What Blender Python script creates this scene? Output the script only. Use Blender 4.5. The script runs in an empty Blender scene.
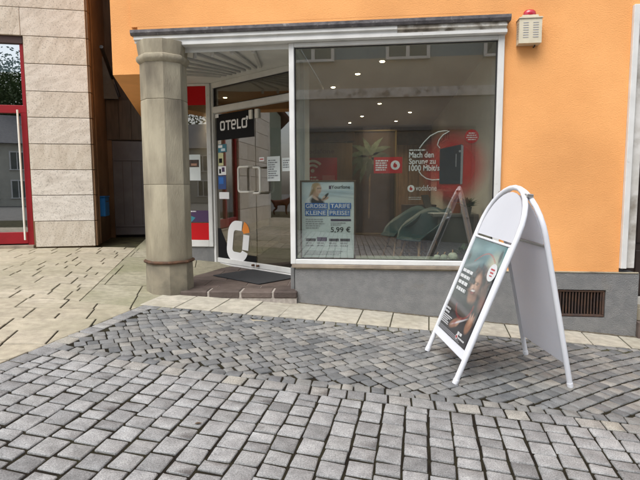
import bpy, bmesh, math, random
from mathutils import Vector, Matrix
random.seed(7)
R = math.radians
SC = bpy.context.scene
COL = SC.collection

# ------------------------------------------------------------------ camera, sky, sun, exposure
cam_d = bpy.data.cameras.new('camera'); cam = bpy.data.objects.new('camera', cam_d); COL.objects.link(cam)
cam_d.sensor_width = 36.0; cam_d.lens = 36.0 * 520 / 640; cam_d.clip_start = .05; cam_d.clip_end = 500
YAW, PITCH, ROLL = R(6.9), math.atan(.1), R(.25)
CAM = Vector((0, 0, 1.16))
_fw = Vector((-math.sin(YAW)*math.cos(PITCH), math.cos(YAW)*math.cos(PITCH), -math.sin(PITCH)))
_r = Vector((math.cos(YAW), math.sin(YAW), 0)); _u = _r.cross(_fw)
_r2 = _r*math.cos(ROLL) - _u*math.sin(ROLL); _u2 = _u*math.cos(ROLL) + _r*math.sin(ROLL)
_m = Matrix((_r2, _u2, -_fw)).transposed().to_4x4(); _m.translation = CAM
cam.matrix_world = _m
SC.camera = cam

world = bpy.data.worlds.new('World'); SC.world = world; world.use_nodes = True
wn = world.node_tree.nodes; wl = world.node_tree.links
SUN_EL, SUN_AZ = 58, 205      # azimuth: degrees clockwise from +Y
sky = wn.new('ShaderNodeTexSky'); sky.sky_type = 'NISHITA'; sky.sun_disc = False
sky.sun_elevation = R(SUN_EL); sky.sun_rotation = R(SUN_AZ); sky.dust_density = 3.0; sky.air_density = 1.2
hs = wn.new('ShaderNodeHueSaturation'); hs.inputs['Saturation'].default_value = .42
wl.new(sky.outputs[0], hs.inputs['Color'])
wl.new(hs.outputs[0], wn['Background'].inputs[0]); wn['Background'].inputs[1].default_value = .15
sun_d = bpy.data.lights.new('sun', 'SUN'); sun_d.energy = 1.15; sun_d.angle = R(38); sun_d.color = (1, .975, .935)
sun = bpy.data.objects.new('sun', sun_d); COL.objects.link(sun)
_sd = Vector((math.sin(R(SUN_AZ))*math.cos(R(SUN_EL)), math.cos(R(SUN_AZ))*math.cos(R(SUN_EL)), math.sin(R(SUN_EL))))
sun.rotation_euler = (-_sd).to_track_quat('-Z', 'Y').to_euler()
SC.view_settings.view_transform = 'Standard'; SC.view_settings.look = 'None'
SC.view_settings.gamma = 1; SC.view_settings.exposure = .84
SC.render.engine = 'CYCLES'
SC.cycles.max_bounces = 8; SC.cycles.transparent_max_bounces = 24

# ------------------------------------------------------------------ helpers
def tag(o, label=None, cat=None, group=None, kind=None):
    if label: o['label'] = label
    if cat: o['category'] = cat
    if group: o['group'] = group
    if kind: o['kind'] = kind
    return o

def empty(name, loc=(0, 0, 0), rz=0, label=None, cat=None, group=None, parent=None):
    o = bpy.data.objects.new(name, None); COL.objects.link(o)
    o.location = loc; o.rotation_euler = (0, 0, rz); o.empty_display_size = .1
    if parent: o.parent = parent
    return tag(o, label, cat, group)

class MB:
    """collects faces for ONE mesh object"""
    def __init__(self): self.v = []; self.f = []
    def add(self, vs, fs):
        n = len(self.v); self.v += [tuple(p) for p in vs]; self.f += [tuple(i+n for i in f) for f in fs]; return self
    def box(self, x0, x1, y0, y1, z0, z1):
        vs = [(x, y, z) for z in (z0, z1) for y in (y0, y1) for x in (x0, x1)]
        return self.add(vs, [(0, 2, 3, 1), (4, 5, 7, 6), (0, 1, 5, 4), (2, 6, 7, 3), (0, 4, 6, 2), (1, 3, 7, 5)])
    def bbox(self, x0, x1, y0, y1, z0, z1, b=.004):
        """box with chamfered edges"""
        b = min(b, abs(x1-x0)*.45, abs(y1-y0)*.45, abs(z1-z0)*.45)
        bm = bmesh.new()
        m = Matrix.Translation(((x0+x1)/2, (y0+y1)/2, (z0+z1)/2)) @ Matrix.Diagonal((abs(x1-x0), abs(y1-y0), abs(z1-z0), 1))
        bmesh.ops.create_cube(bm, size=1, matrix=m)
        bmesh.ops.bevel(bm, geom=bm.edges[:], offset=b, segments=1, affect='EDGES')
        bm.verts.ensure_lookup_table()
        self.add([v.co[:] for v in bm.verts], [[v.index for v in f.verts] for f in bm.faces]); bm.free()
        return self
    def prism(self, pts, a, b, axis='z'):
        """closed outline pts (2D) extruded from a to b along axis"""
        n = len(pts)
        def P(p, t): return (p[0], p[1], t) if axis == 'z' else ((p[0], t, p[1]) if axis == 'y' else (t, p[0], p[1]))
        vs = [P(p, a) for p in pts] + [P(p, b) for p in pts]
        fs = [tuple(range(n)), tuple(range(2*n-1, n-1, -1))] + [(i, i+n, (i+1) % n+n, (i+1) % n) for i in range(n)]
        return self.add(vs, fs)
    def tube(self, path, r, n=8, closed=False, r2=None):
        path = [Vector(p) for p in path]; k = len(path); rings = []
        up = None
        for i, p in enumerate(path):
            a = path[(i-1) % k] if (i > 0 or closed) else p
            b = path[(i+1) % k] if (i < k-1 or closed) else p
            t = (b-a).normalized()
            if up is None:
                up = Vector((0, 0, 1)) if abs(t.z) < .9 else Vector((1, 0, 0))
            s = t.cross(up).normalized(); up = s.cross(t).normalized()
            rr = r if r2 is None else r + (r2-r)*i/max(1, k-1)
            rings.append([p + s*math.cos(2*math.pi*j/n)*rr + up*math.sin(2*math.pi*j/n)*rr for j in range(n)])
        vs = [q for rg in rings for q in rg]; fs = []
        for i in range(k if closed else k-1):
            a = i*n; b = ((i+1) % k)*n
            for j in range(n):
                fs.append((a+j, a+(j+1) % n, b+(j+1) % n, b+j))
        if not closed:
            fs += [tuple(range(n-1, -1, -1)), tuple(range((k-1)*n, k*n))]
        return self.add(vs, fs)
    def lathe(self, prof, c=(0, 0, 0), n=20, sx=1, sy=1, rot=0):
        vs = []; fs = []; k = len(prof)
        for (r, z) in prof:
            for j in range(n):
                a = 2*math.pi*j/n + rot
                vs.append((c[0]+r*math.cos(a)*sx, c[1]+r*math.sin(a)*sy, c[2]+z))
        for i in range(k-1):
            for j in range(n):
                fs.append((i*n+j, i*n+(j+1) % n, (i+1)*n+(j+1) % n, (i+1)*n+j))
        fs += [tuple(range(n-1, -1, -1)), tuple(range((k-1)*n, k*n))]
        return self.add(vs, fs)
    def xf(self, m):
        self.v = [tuple(m @ Vector(p)) for p in self.v]; return self
    def build(self, name, mat, parent=None, smooth=False, loc=None):
        me = bpy.data.meshes.new(name); me.from_pydata(self.v, [], self.f)
        bm = bmesh.new(); bm.from_mesh(me); bmesh.ops.recalc_face_normals(bm, faces=bm.faces[:]); bm.to_mesh(me); bm.free()
        me.materials.append(mat)
        if smooth: me.shade_smooth(); me.set_sharp_from_angle(angle=R(48))
        o = bpy.data.objects.new(name, me); COL.objects.link(o)
        if parent: o.parent = parent
        if loc: o.location = loc
        return o

def disc_pts(cx, cz, r, n=24, rz=None): return [(cx+r*math.cos(2*math.pi*i/n), cz+(rz or r)*math.sin(2*math.pi*i/n)) for i in range(n)]

def flat(name, outlines, mat, y, parent, t=.0012):
    """thin printed sheet(s) standing in the local XZ plane; front face at y"""
    m = MB()
    for o in outlines: m.prism(o, y, y+t, 'y')
    return m.build(name, mat, parent)

def rect(x0, x1, z0, z1): return [(x0, z0), (x1, z0), (x1, z1), (x0, z1)]

def text(name, s, box, mat, y, parent, bold=0.0, t=.0012, shear=0, rot=0, spacing=1.0):
    """lettering fitted into box=(x0,x1,z0,z1) in the local XZ plane"""
    cu = bpy.data.curves.new(name, 'FONT'); cu.body = s; cu.size = 1; cu.offset = bold; cu.shear = shear; cu.space_character = spacing
    cu.resolution_u = 3
    o = bpy.data.objects.new(name, cu); COL.objects.link(o)
    dg = bpy.context.evaluated_depsgraph_get(); dg.update()
    me = bpy.data.meshes.new_from_object(o.evaluated_get(dg))
    bpy.data.objects.remove(o); bpy.data.curves.remove(cu)
    xs = [v.co.x for v in me.vertices]; ys = [v.co.y for v in me.vertices]
    x0, x1, y0, y1 = min(xs), max(xs), min(ys), max(ys)
    cx, cz = (box[0]+box[1])/2, (box[2]+box[3])/2
    for v in me.vertices:
        px = (v.co.x-x0)/(x1-x0)*(box[1]-box[0])+box[0]-cx; pz = (v.co.y-y0)/(y1-y0)*(box[3]-box[2])+box[2]-cz
        v.co = (cx+px*math.cos(rot)-pz*math.sin(rot), y, cz+px*math.sin(rot)+pz*math.cos(rot))
    me.materials.clear(); me.materials.append(mat); me.name = name
    o = bpy.data.objects.new(name, me); COL.objects.link(o); o.parent = parent
    return o

def small_print(name, x0, x1, ztop, n, lh, mat, y, parent, seed=1, ragged=.5, h=.5):
    """lines of print too small to read in the photograph"""
    rd = random.Random(seed); m = MB()
    for i in range(n):
        x = x0; xe = x1 - (x1-x0)*ragged*rd.random(); z = ztop-i*lh
        while x < xe:
            w = rd.uniform(.8, 3.2)*lh*h; e = min(x+w, xe)
            m.prism(rect(x, e, z-lh*h, z), y, y+.0012, 'y'); x = e+lh*.25
    return m.build(name, mat, parent)

# ------------------------------------------------------------------ materials
def nodes(name):
    m = bpy.data.materials.new(name); m.use_nodes = True
    return m, m.node_tree.nodes, m.node_tree.links, m.node_tree.nodes['Principled BSDF']

def pm(name, c, rough=.6, c2=None, nscale=6, detail=5, lo=.35, hi=.65, bump=0, bscale=60, metal=0, spec=.5, dirt=None, dscale=1.5, dlo=.5, dhi=.75, rnd=0, stretch=None, bdetail=3, coat=0):
    """paint / plaster / stone: two colours mixed by noise, an optional stain, an optional bump"""
    m, n, l, b = nodes(name)
    b.inputs['Roughness'].default_value = rough; b.inputs['Metallic'].default_value = metal
    b.inputs['Specular IOR Level'].default_value = spec; b.inputs['Coat Weight'].default_value = coat
    tc = n.new('ShaderNodeTexCoord'); vec = tc.outputs['Object']
    if stretch:
        mp = n.new('ShaderNodeMapping'); mp.inputs['Scale'].default_value = stretch; l.new(vec, mp.inputs[0]); vec = mp.outputs[0]
    if rnd:
        oi = n.new('ShaderNodeObjectInfo'); ad = n.new('ShaderNodeVectorMath'); ad.operation = 'MULTIPLY_ADD'
        cmb = n.new('ShaderNodeCombineXYZ'); 
        for k in range(3): l.new(oi.outputs['Random'], cmb.inputs[k])
        ad.inputs[1].default_value = (37, 51, 23); l.new(cmb.outputs[0], ad.inputs[0]); l.new(vec, ad.inputs[2]); vec = ad.outputs[0]
    col = None
    def noise(s, d, a, z):
        t = n.new('ShaderNodeTexNoise'); t.inputs['Scale'].default_value = s; t.inputs['Detail'].default_value = d; l.new(vec, t.inputs['Vector'])
        r = n.new('ShaderNodeMapRange'); r.inputs[1].default_value = a; r.inputs[2].default_value = z; l.new(t.outputs[0], r.inputs[0]); return r.outputs[0]
    def mix(f, a, c_):
        x = n.new('ShaderNodeMix'); x.data_type = 'RGBA'; l.new(f, x.inputs[0])
        if isinstance(a, tuple): x.inputs[6].default_value = (*a, 1)
        else: l.new(a, x.inputs[6])
        if isinstance(c_, tuple): x.inputs[7].default_value = (*c_, 1)
        else: l.new(c_, x.inputs[7])
        return x.outputs[2]
    if c2: col = mix(noise(nscale, detail, lo, hi), c, c2)
    if dirt: col = mix(noise(dscale, 6, dlo, dhi), col if col else c, dirt)
    if rnd:
        hv = n.new('ShaderNodeHueSaturation'); mr = n.new('ShaderNodeMapRange'); l.new(oi.outputs['Random'], mr.inputs[0])
        mr.inputs[3].default_value = 1-rnd; mr.inputs[4].default_value = 1+rnd; l.new(mr.outputs[0], hv.inputs['Value'])
        if col: l.new(col, hv.inputs['Color'])
        else: hv.inputs['Color'].default_value = (*c, 1)
        col = hv.outputs[0]
    if col: l.new(col, b.inputs['Base Color'])
    else: b.inputs['Base Color'].default_value = (*c, 1)
    if bump:
        t = n.new('ShaderNodeTexNoise'); t.inputs['Scale'].default_value = bscale; t.inputs['Detail'].default_value = bdetail; l.new(vec, t.inputs['Vector'])
        bp = n.new('ShaderNodeBump'); bp.inputs['Strength'].default_value = bump; bp.inputs['Distance'].default_value = .01
        l.new(t.outputs[0], bp.inputs['Height']); l.new(bp.outputs[0], b.inputs['Normal'])
    return m

def glass_mat(name, base=.08, tint=(.93, .97, .95), rough=0.0, haze=0):
    m, n, l, b = nodes(name); n.remove(b)
    out = n['Material Output']
    tr = n.new('ShaderNodeBsdfTransparent'); tr.inputs[0].default_value = (*tint, 1)
    gl = n.new('ShaderNodeBsdfGlossy'); gl.inputs['Roughness'].default_value = rough; gl.inputs[0].default_value = (1, 1, 1, 1)
    lw = n.new('ShaderNodeLayerWeight'); lw.inputs['Blend'].default_value = .5
    pw = n.new('ShaderNodeMath'); pw.operation = 'POWER'; pw.inputs[1].default_value = 4.0; l.new(lw.outputs['Facing'], pw.inputs[0])
    ma = n.new('ShaderNodeMath'); ma.operation = 'MULTIPLY_ADD'; ma.inputs[1].default_value = .9-base; ma.inputs[2].default_value = base; ma.use_clamp = True
    l.new(pw.outputs[0], ma.inputs[0])
    mx = n.new('ShaderNodeMixShader'); l.new(ma.outputs[0], mx.inputs[0]); l.new(tr.outputs[0], mx.inputs[1]); l.new(gl.outputs[0], mx.inputs[2])
    res = mx.outputs[0]
    if haze:                                   # painted haze: thin grey diffuse veil that lightens the pane, patchy by noise
        df = n.new('ShaderNodeBsdfDiffuse'); df.inputs[0].default_value = (.55, .57, .54, 1)
        tc = n.new('ShaderNodeTexCoord'); ns = n.new('ShaderNodeTexNoise'); ns.inputs['Scale'].default_value = 1.8; ns.inputs['Detail'].default_value = 6; l.new(tc.outputs['Object'], ns.inputs['Vector'])
        mr = n.new('ShaderNodeMapRange'); mr.inputs[1].default_value = .3; mr.inputs[2].default_value = .7; mr.inputs[3].default_value = haze*.5; mr.inputs[4].default_value = haze*1.5; l.new(ns.outputs[0], mr.inputs[0])
        m3 = n.new('ShaderNodeMixShader'); l.new(mr.outputs[0], m3.inputs[0]); l.new(res, m3.inputs[1]); l.new(df.outputs[0], m3.inputs[2]); res = m3.outputs[0]
    l.new(res, out.inputs[0]); return m

def film_mat(name, c, a, centre=None, radius=None):
    """printed translucent window film; with centre/radius the ink fades outwards"""
    m, n, l, b = nodes(name); out = n['Material Output']; b.inputs['Base Color'].default_value = (*c, 1); b.inputs['Roughness'].default_value = .35
    tr = n.new('ShaderNodeBsdfTransparent'); mx = n.new('ShaderNodeMixShader'); mx.inputs[0].default_value = a
    if centre:
        tc = n.new('ShaderNodeTexCoord'); mp = n.new('ShaderNodeMapping'); mp.vector_type = 'POINT'
        mp.inputs['Scale'].default_value = tuple(1/r for r in radius); mp.inputs['Location'].default_value = tuple(-c_/r for c_, r in zip(centre, radius))
        l.new(tc.outputs['Object'], mp.inputs[0])
        g = n.new('ShaderNodeTexGradient'); g.gradient_type = 'SPHERICAL'; l.new(mp.outputs[0], g.inputs[0])
        r = n.new('ShaderNodeMapRange'); r.interpolation_type = 'SMOOTHSTEP'; r.inputs[1].default_value = 0; r.inputs[2].default_value = .75; r.inputs[4].default_value = a; l.new(g.outputs[0], r.inputs[0]); l.new(r.outputs[0], mx.inputs[0])
    l.new(tr.outputs[0], mx.inputs[1]); l.new(b.outputs[0], mx.inputs[2]); l.new(mx.outputs[0], out.inputs[0]); return m

def emit_mat(name, c, s):
    m, n, l, b = nodes(name); b.inputs['Emission Color'].default_value = (*c, 1); b.inputs['Emission Strength'].default_value = s; b.inputs['Base Color'].default_value = (*c, 1); return m

def sett_mat(name, ramp, sp=.35, rough=.75, moss=None):
    """split stone: its own grey for every stone, crystalline speckle, rough relief"""
    m, n, l, b = nodes(name); b.inputs['Roughness'].default_value = rough; b.inputs['Specular IOR Level'].default_value = .4
    oi = n.new('ShaderNodeObjectInfo'); ge = n.new('ShaderNodeNewGeometry')
    ad = n.new('ShaderNodeMath'); ad.operation = 'ADD'; l.new(oi.outputs['Random'], ad.inputs[0]); l.new(ge.outputs['Random Per Island'], ad.inputs[1])
    fr = n.new('ShaderNodeMath'); fr.operation = 'FRACT'; l.new(ad.outputs[0], fr.inputs[0])
    cr = n.new('ShaderNodeValToRGB'); l.new(fr.outputs[0], cr.inputs[0])
    e = cr.color_ramp.elements
    while len(e) < len(ramp): e.new(.5)
    for i, (p, c) in enumerate(ramp): e[i].position = p; e[i].color = (*c, 1)
    pos = ge.outputs['Position']
    n1 = n.new('ShaderNodeTexNoise'); n1.inputs['Scale'].default_value = 170; n1.inputs['Detail'].default_value = 2; l.new(pos, n1.inputs['Vector'])
    n2 = n.new('ShaderNodeTexNoise'); n2.inputs['Scale'].default_value = 14; n2.inputs['Detail'].default_value = 5; l.new(pos, n2.inputs['Vector'])
    n4 = n.new('ShaderNodeTexNoise'); n4.inputs['Scale'].default_value = 1.1; n4.inputs['Detail'].default_value = 4; l.new(pos, n4.inputs['Vector'])
    def mr(s, a, z, c_, d_):
        r = n.new('ShaderNodeMapRange'); l.new(s, r.inputs[0]); r.inputs[1].default_value = a; r.inputs[2].default_value = z; r.inputs[3].default_value = c_; r.inputs[4].default_value = d_; return r.outputs[0]
    mu = n.new('ShaderNodeMath'); mu.operation = 'MULTIPLY'; l.new(mr(n1.outputs[0], .3, .7, 1-sp, 1+sp), mu.inputs[0]); l.new(mr(n2.outputs[0], .3, .7, .8, 1.2), mu.inputs[1])
    mu2 = n.new('ShaderNodeMath'); mu2.operation = 'MULTIPLY'; l.new(mu.outputs[0], mu2.inputs[0]); l.new(mr(n4.outputs[0], .35, .65, .94, 1.06), mu2.inputs[1])
    hv = n.new('ShaderNodeHueSaturation'); l.new(cr.outputs[0], hv.inputs['Color']); l.new(mu2.outputs[0], hv.inputs['Value'])
    col = hv.outputs[0]
    if moss:
        n3 = n.new('ShaderNodeTexNoise'); n3.inputs['Scale'].default_value = moss[1]; n3.inputs['Detail'].default_value = 6; l.new(pos, n3.inputs['Vector'])
        x = n.new('ShaderNodeMix'); x.data_type = 'RGBA'; l.new(mr(n3.outputs[0], moss[2], moss[3], 0, .8), x.inputs[0]); l.new(col, x.inputs[6]); x.inputs[7].default_value = (*moss[0], 1); col = x.outputs[2]
    l.new(col, b.inputs['Base Color'])
    a2 = n.new('ShaderNodeMath'); a2.operation = 'MULTIPLY_ADD'; l.new(n2.outputs[0], a2.inputs[0]); a2.inputs[1].default_value = 2.0; l.new(n1.outputs[0], a2.inputs[2])
    bp = n.new('ShaderNodeBump'); bp.inputs['Strength'].default_value = .5; bp.inputs['Distance'].default_value = .006; l.new(a2.outputs[0], bp.inputs['Height']); l.new(bp.outputs[0], b.inputs['Normal'])
    return m

ORANGE = pm('orange_plaster', (.88, .425, .158), .9, (.80, .375, .135), 2.2, 6, bump=.36, bscale=95, bdetail=4, dirt=(.64, .30, .11), dscale=.8, dlo=.5, dhi=.8, spec=.2)
GREYP = pm('grey_roughcast', (.195, .197, .197), .92, (.235, .235, .23), 14, 6, bump=.9, bscale=150, bdetail=3, dirt=(.26, .2, .13), dscale=1.6, dlo=.62, dhi=.85, spec=.2)
WHITE = pm('white_paint', (.72, .72, .70), .45, (.62, .62, .6), 5, 6, dirt=(.42, .38, .33), dscale=9, dlo=.66, dhi=.8)
WHITEW = pm('weathered_white_paint', (.66, .65, .62), .6, (.5, .48, .44), 7, 8, bump=.3, bscale=30, dirt=(.27, .24, .2), dscale=4, dlo=.52, dhi=.68)
PEEL = pm('peeling_paint', (.42, .38, .32), .8, (.2, .175, .14), 14, 8, bump=.8, bscale=40, dirt=(.62, .6, .55), dscale=6, dlo=.5, dhi=.6)
FLASH = pm('lead_flashing', (.075, .07, .075), .55, (.15, .14, .145), 16, 7, bump=.4, bscale=25, metal=.3, dirt=(.3, .29, .28), dscale=22, dlo=.62, dhi=.75)
SANDST = pm('sandstone', (.43, .385, .285), .9, (.30, .265, .195), 5, 8, bump=.35, bscale=70, bdetail=6, dirt=(.15, .13, .10), dscale=3.4, dlo=.48, dhi=.76, rnd=.1, spec=.2, stretch=(1.2, 1.2, .4))
SANDD = pm('sandstone_sooty', (.30, .265, .195), .92, (.19, .17, .13), 5, 7, bump=.3, bscale=80, bdetail=5, dirt=(.1, .09, .07), dscale=3.5, dlo=.5, dhi=.75, spec=.2)
IRON = pm('rusty_iron', (.07, .04, .025), .8, (.13, .065, .035), 20, 6, bump=.4, bscale=60, metal=.2)
RUSTG = pm('rusty_grille', (.10, .055, .035), .8, (.06, .04, .035), 14, 6, bump=.3, metal=.2)
CREAM = pm('cream_enamel', (.66, .60, .46), .5, (.58, .52, .39), 8, 5)
REDGL = pm('red_lamp_plastic', (.48, .02, .045), .25, coat=.4)
BROWNT = pm('porphyry', (.082, .062, .053), .8, (.122, .096, .083), 8, 7, bump=.6, bscale=50, bdetail=5, dirt=(.09, .065, .06), dscale=4, dlo=.5, dhi=.75, rnd=.22, spec=.3)
MORTAR = pm('mortar', (.40, .36, .32), .95, (.29, .26, .23), 30, 4, bump=.5)
RUBBER = pm('mat_fibre', (.022, .024, .027), .95, (.04, .042, .046), 200, 2, bump=.8, bscale=300)
GLASS = glass_mat('window_glass', .19, (.86, .89, .87), 0, .008)
GLASSD = glass_mat('door_glass', .16, (.55, .55, .53))
GLASSL = glass_mat('street_door_glass', .42, (.35, .40, .42))
RED = pm('red_powder_coat', (.27, .010, .016), .45, (.23, .009, .014), 4, 3, spec=.3)
REDP = pm('red_print', (.50, .004, .008), .5, spec=.25)
WPRINT = pm('white_print', (.8, .8, .8), .45)
BPRINT = pm('black_print', (.010, .010, .011), .6, spec=.12)
GREYPR = pm('grey_print', (.35, .35, .37), .5)
BLUEPR = pm('blue_print', (.015, .14, .48), .45)
PALEPR = pm('pale_blue_print', (.52, .66, .74), .5, (.68, .76, .8), 3, 4)
PURPR = pm('purple_print', (.055, .022, .08), .5)
ORANGEPR = pm('orange_print', (.75, .23, .02), .45)
SKINPR = pm('skin_print', (.48, .27, .18), .5, (.36, .19, .12), 9, 4)
SKIND = pm('tan_print', (.36, .17, .10), .5, (.22, .10, .06), 11, 4)
HAIRPR = pm('blond_print', (.42, .29, .16), .6, (.27, .17, .085), 14, 4)
HAIRD = pm('dark_hair_print', (.035, .024, .02), .6, (.09, .055, .04), 30, 4, bump=.3)
DARKPR = pm('charcoal_print', (.03, .03, .033), .5, (.06, .058, .06), 5, 5)
TEALPR = pm('teal_print', (.20, .36, .38), .5, (.34, .46, .45), 4, 5)
PALEYEL = pm('pale_yellow_print', (.75, .68, .42), .5)
TEAL = pm('teal_plastic', (.008, .048, .06), .45, (.010, .058, .07), 4, 2)
OAKL = pm('light_wood_leg', (.56, .34, .17), .5, (.46, .27, .13), 12, 6)
WOODP = pm('wood_panelling', (.30, .18, .09), .6, (.20, .115, .055), 3, 8, stretch=(6, 6, .7), rnd=.16)
WOODF = pm('wood_picture_frame', (.10, .048, .02), .5, (.06, .03, .014), 12, 5)
WOODFL = pm('wood_floor', (.055, .036, .022), .5, (.04, .026, .016), 4, 7, stretch=(.6, 8, 1))
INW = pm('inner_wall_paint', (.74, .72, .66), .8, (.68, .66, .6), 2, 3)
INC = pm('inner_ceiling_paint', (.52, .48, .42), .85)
SOFFIT = pm('soffit_paint', (.70, .70, .67), .7, (.60, .60, .58), 3, 5, bump=.2)
SLAT = pm('slat_aluminium', (.52, .52, .50), .5, (.44, .44, .43), 8, 4)
GREYD = pm('dark_desk_front', (.10, .105, .10), .6)
DESK = pm('desk_top', (.16, .16, .15), .4)
BLACKPL = pm('black_plastic', (.014, .014, .016), .35)
STEEL = pm('brushed_steel', (.5, .5, .49), .35, metal=.8)
CREAMH = pm('handle_cream', (.76, .74, .67), .35)
LEAF = pm('leaf_green', (.035, .085, .03), .55, (.06, .13, .045), 9, 4, rnd=.25)
LEAFP = pm('leaf_print', (.07, .10, .055), .6, (.15, .18, .12), 9, 5, rnd=.35)
TERRA = pm('orange_pot', (.42, .11, .03), .5)
PUMPK = pm('pale_pumpkin', (.60, .63, .50), .55, (.42, .48, .36), 5, 4, rnd=.15)
ALU = pm('white_aluminium', (.74, .76, .80), .4, (.69, .71, .76), 3, 4)
HEADP = pm('white_plastic_head', (.60, .62, .67), .4, (.56, .58, .63), 2, 4)
BACKP = pm('grey_back_sheet', (.78, .80, .84), .5, (.70, .72, .76), 2.5, 4)
def _tl():
    n = BACKP.node_tree.nodes; l = BACKP.node_tree.links; t = n.new('ShaderNodeBsdfTranslucent'); t.inputs[0].default_value = (.84, .87, .92, 1); x = n.new('ShaderNodeMixShader'); x.inputs[0].default_value = .55
    l.new(n['Principled BSDF'].outputs[0], x.inputs[1]); l.new(t.outputs[0], x.inputs[2]); l.new(x.outputs[0], n['Material Output'].inputs[0])
_tl()
DARKW = pm('dark_alley_timber', (.11, .082, .06), .8, (.075, .056, .042), 3, 6, stretch=(8, 8, 1))
DARKD = pm('dark_alley_door', (.14, .13, .132), .7, (.11, .10, .104), 4, 5)
BROWNW = pm('brown_render', (.20, .12, .065), .9, (.145, .085, .045), 2.5, 6, bump=.4, bscale=50, dirt=(.09, .055, .03), dscale=1.2, dlo=.5, dhi=.8)
BLUEBX = pm('blue_enamel', (.01, .14, .42), .4)
LINTEL = pm('dark_lintel', (.05, .022, .016), .5)
DOORBR = pm('dark_brown_door', (.028, .018, .014), .45, (.04, .026, .02), 5, 5)
GREYROOF = pm('grey_alley_sheet', (.13, .135, .13), .7, (.09, .095, .09), 6, 5)
SILL = pm('aged_sill', (.33, .27, .20), .8, (.22, .18, .14), 8, 6, bump=.3)
INSILL = pm('inner_sill', (.30, .36, .31), .4)
EARTH = pm('joint_soil', (.016, .013, .010), 1.0, (.030, .027, .016), 9, 6, bump=.8, bscale=120, spec=.1)
BEDB = pm('mossy_joint', (.07, .068, .035), 1.0, (.04, .036, .024), 6, 6, bump=.6, bscale=100, spec=.1)
ASPH = pm('far_ground', (.10, .098, .092), .9, (.14, .135, .125), 3, 5, bump=.4)

G3 = lambda a: (a, a*1.01, a*1.005)
SETT = sett_mat('granite_sett', [(0, G3(.19)), (.25, G3(.25)), (.5, G3(.29)), (.72, (.265, .267, .262)), (.9, G3(.315)), (1, G3(.23))])
MOSAIC = sett_mat('small_sett', [(0, (.115, .122, .126)), (.22, (.155, .16, .16)), (.45, (.21, .21, .198)), (.65, (.17, .177, .18)), (.82, (.262, .256, .235)), (.92, (.215, .21, .194)), (1, (.135, .14, .145))], .22, .7)
BORDER = sett_mat('border_sett', [(0, G3(.19)), (.3, G3(.24)), (.6, (.28, .275, .26)), (.85, (.33, .315, .27)), (1, G3(.2))])
BEIGE = sett_mat('beige_paver', [(0, (.335, .30, .225)), (.3, (.385, .345, .265)), (.6, (.355, .317, .237)), (.85, (.405, .365, .285)), (1, (.37, .333, .252))], .08, .85, moss=((.25, .24, .155), .7, .45, .72))
SLABM = sett_mat('pale_slab', [(0, (.38, .355, .29)), (.4, (.43, .40, .33)), (.7, (.36, .335, .275)), (1, (.41, .385, .32))], .1, .85, moss=((.25, .23, .16), 1.6, .55, .8))
MOSSY = sett_mat('mossy_slab', [(0, (.29, .27, .19)), (.5, (.34, .315, .235)), (1, (.27, .255, .18))], .15, .9, moss=((.17, .175, .09), 1.4, .45, .75))

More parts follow.
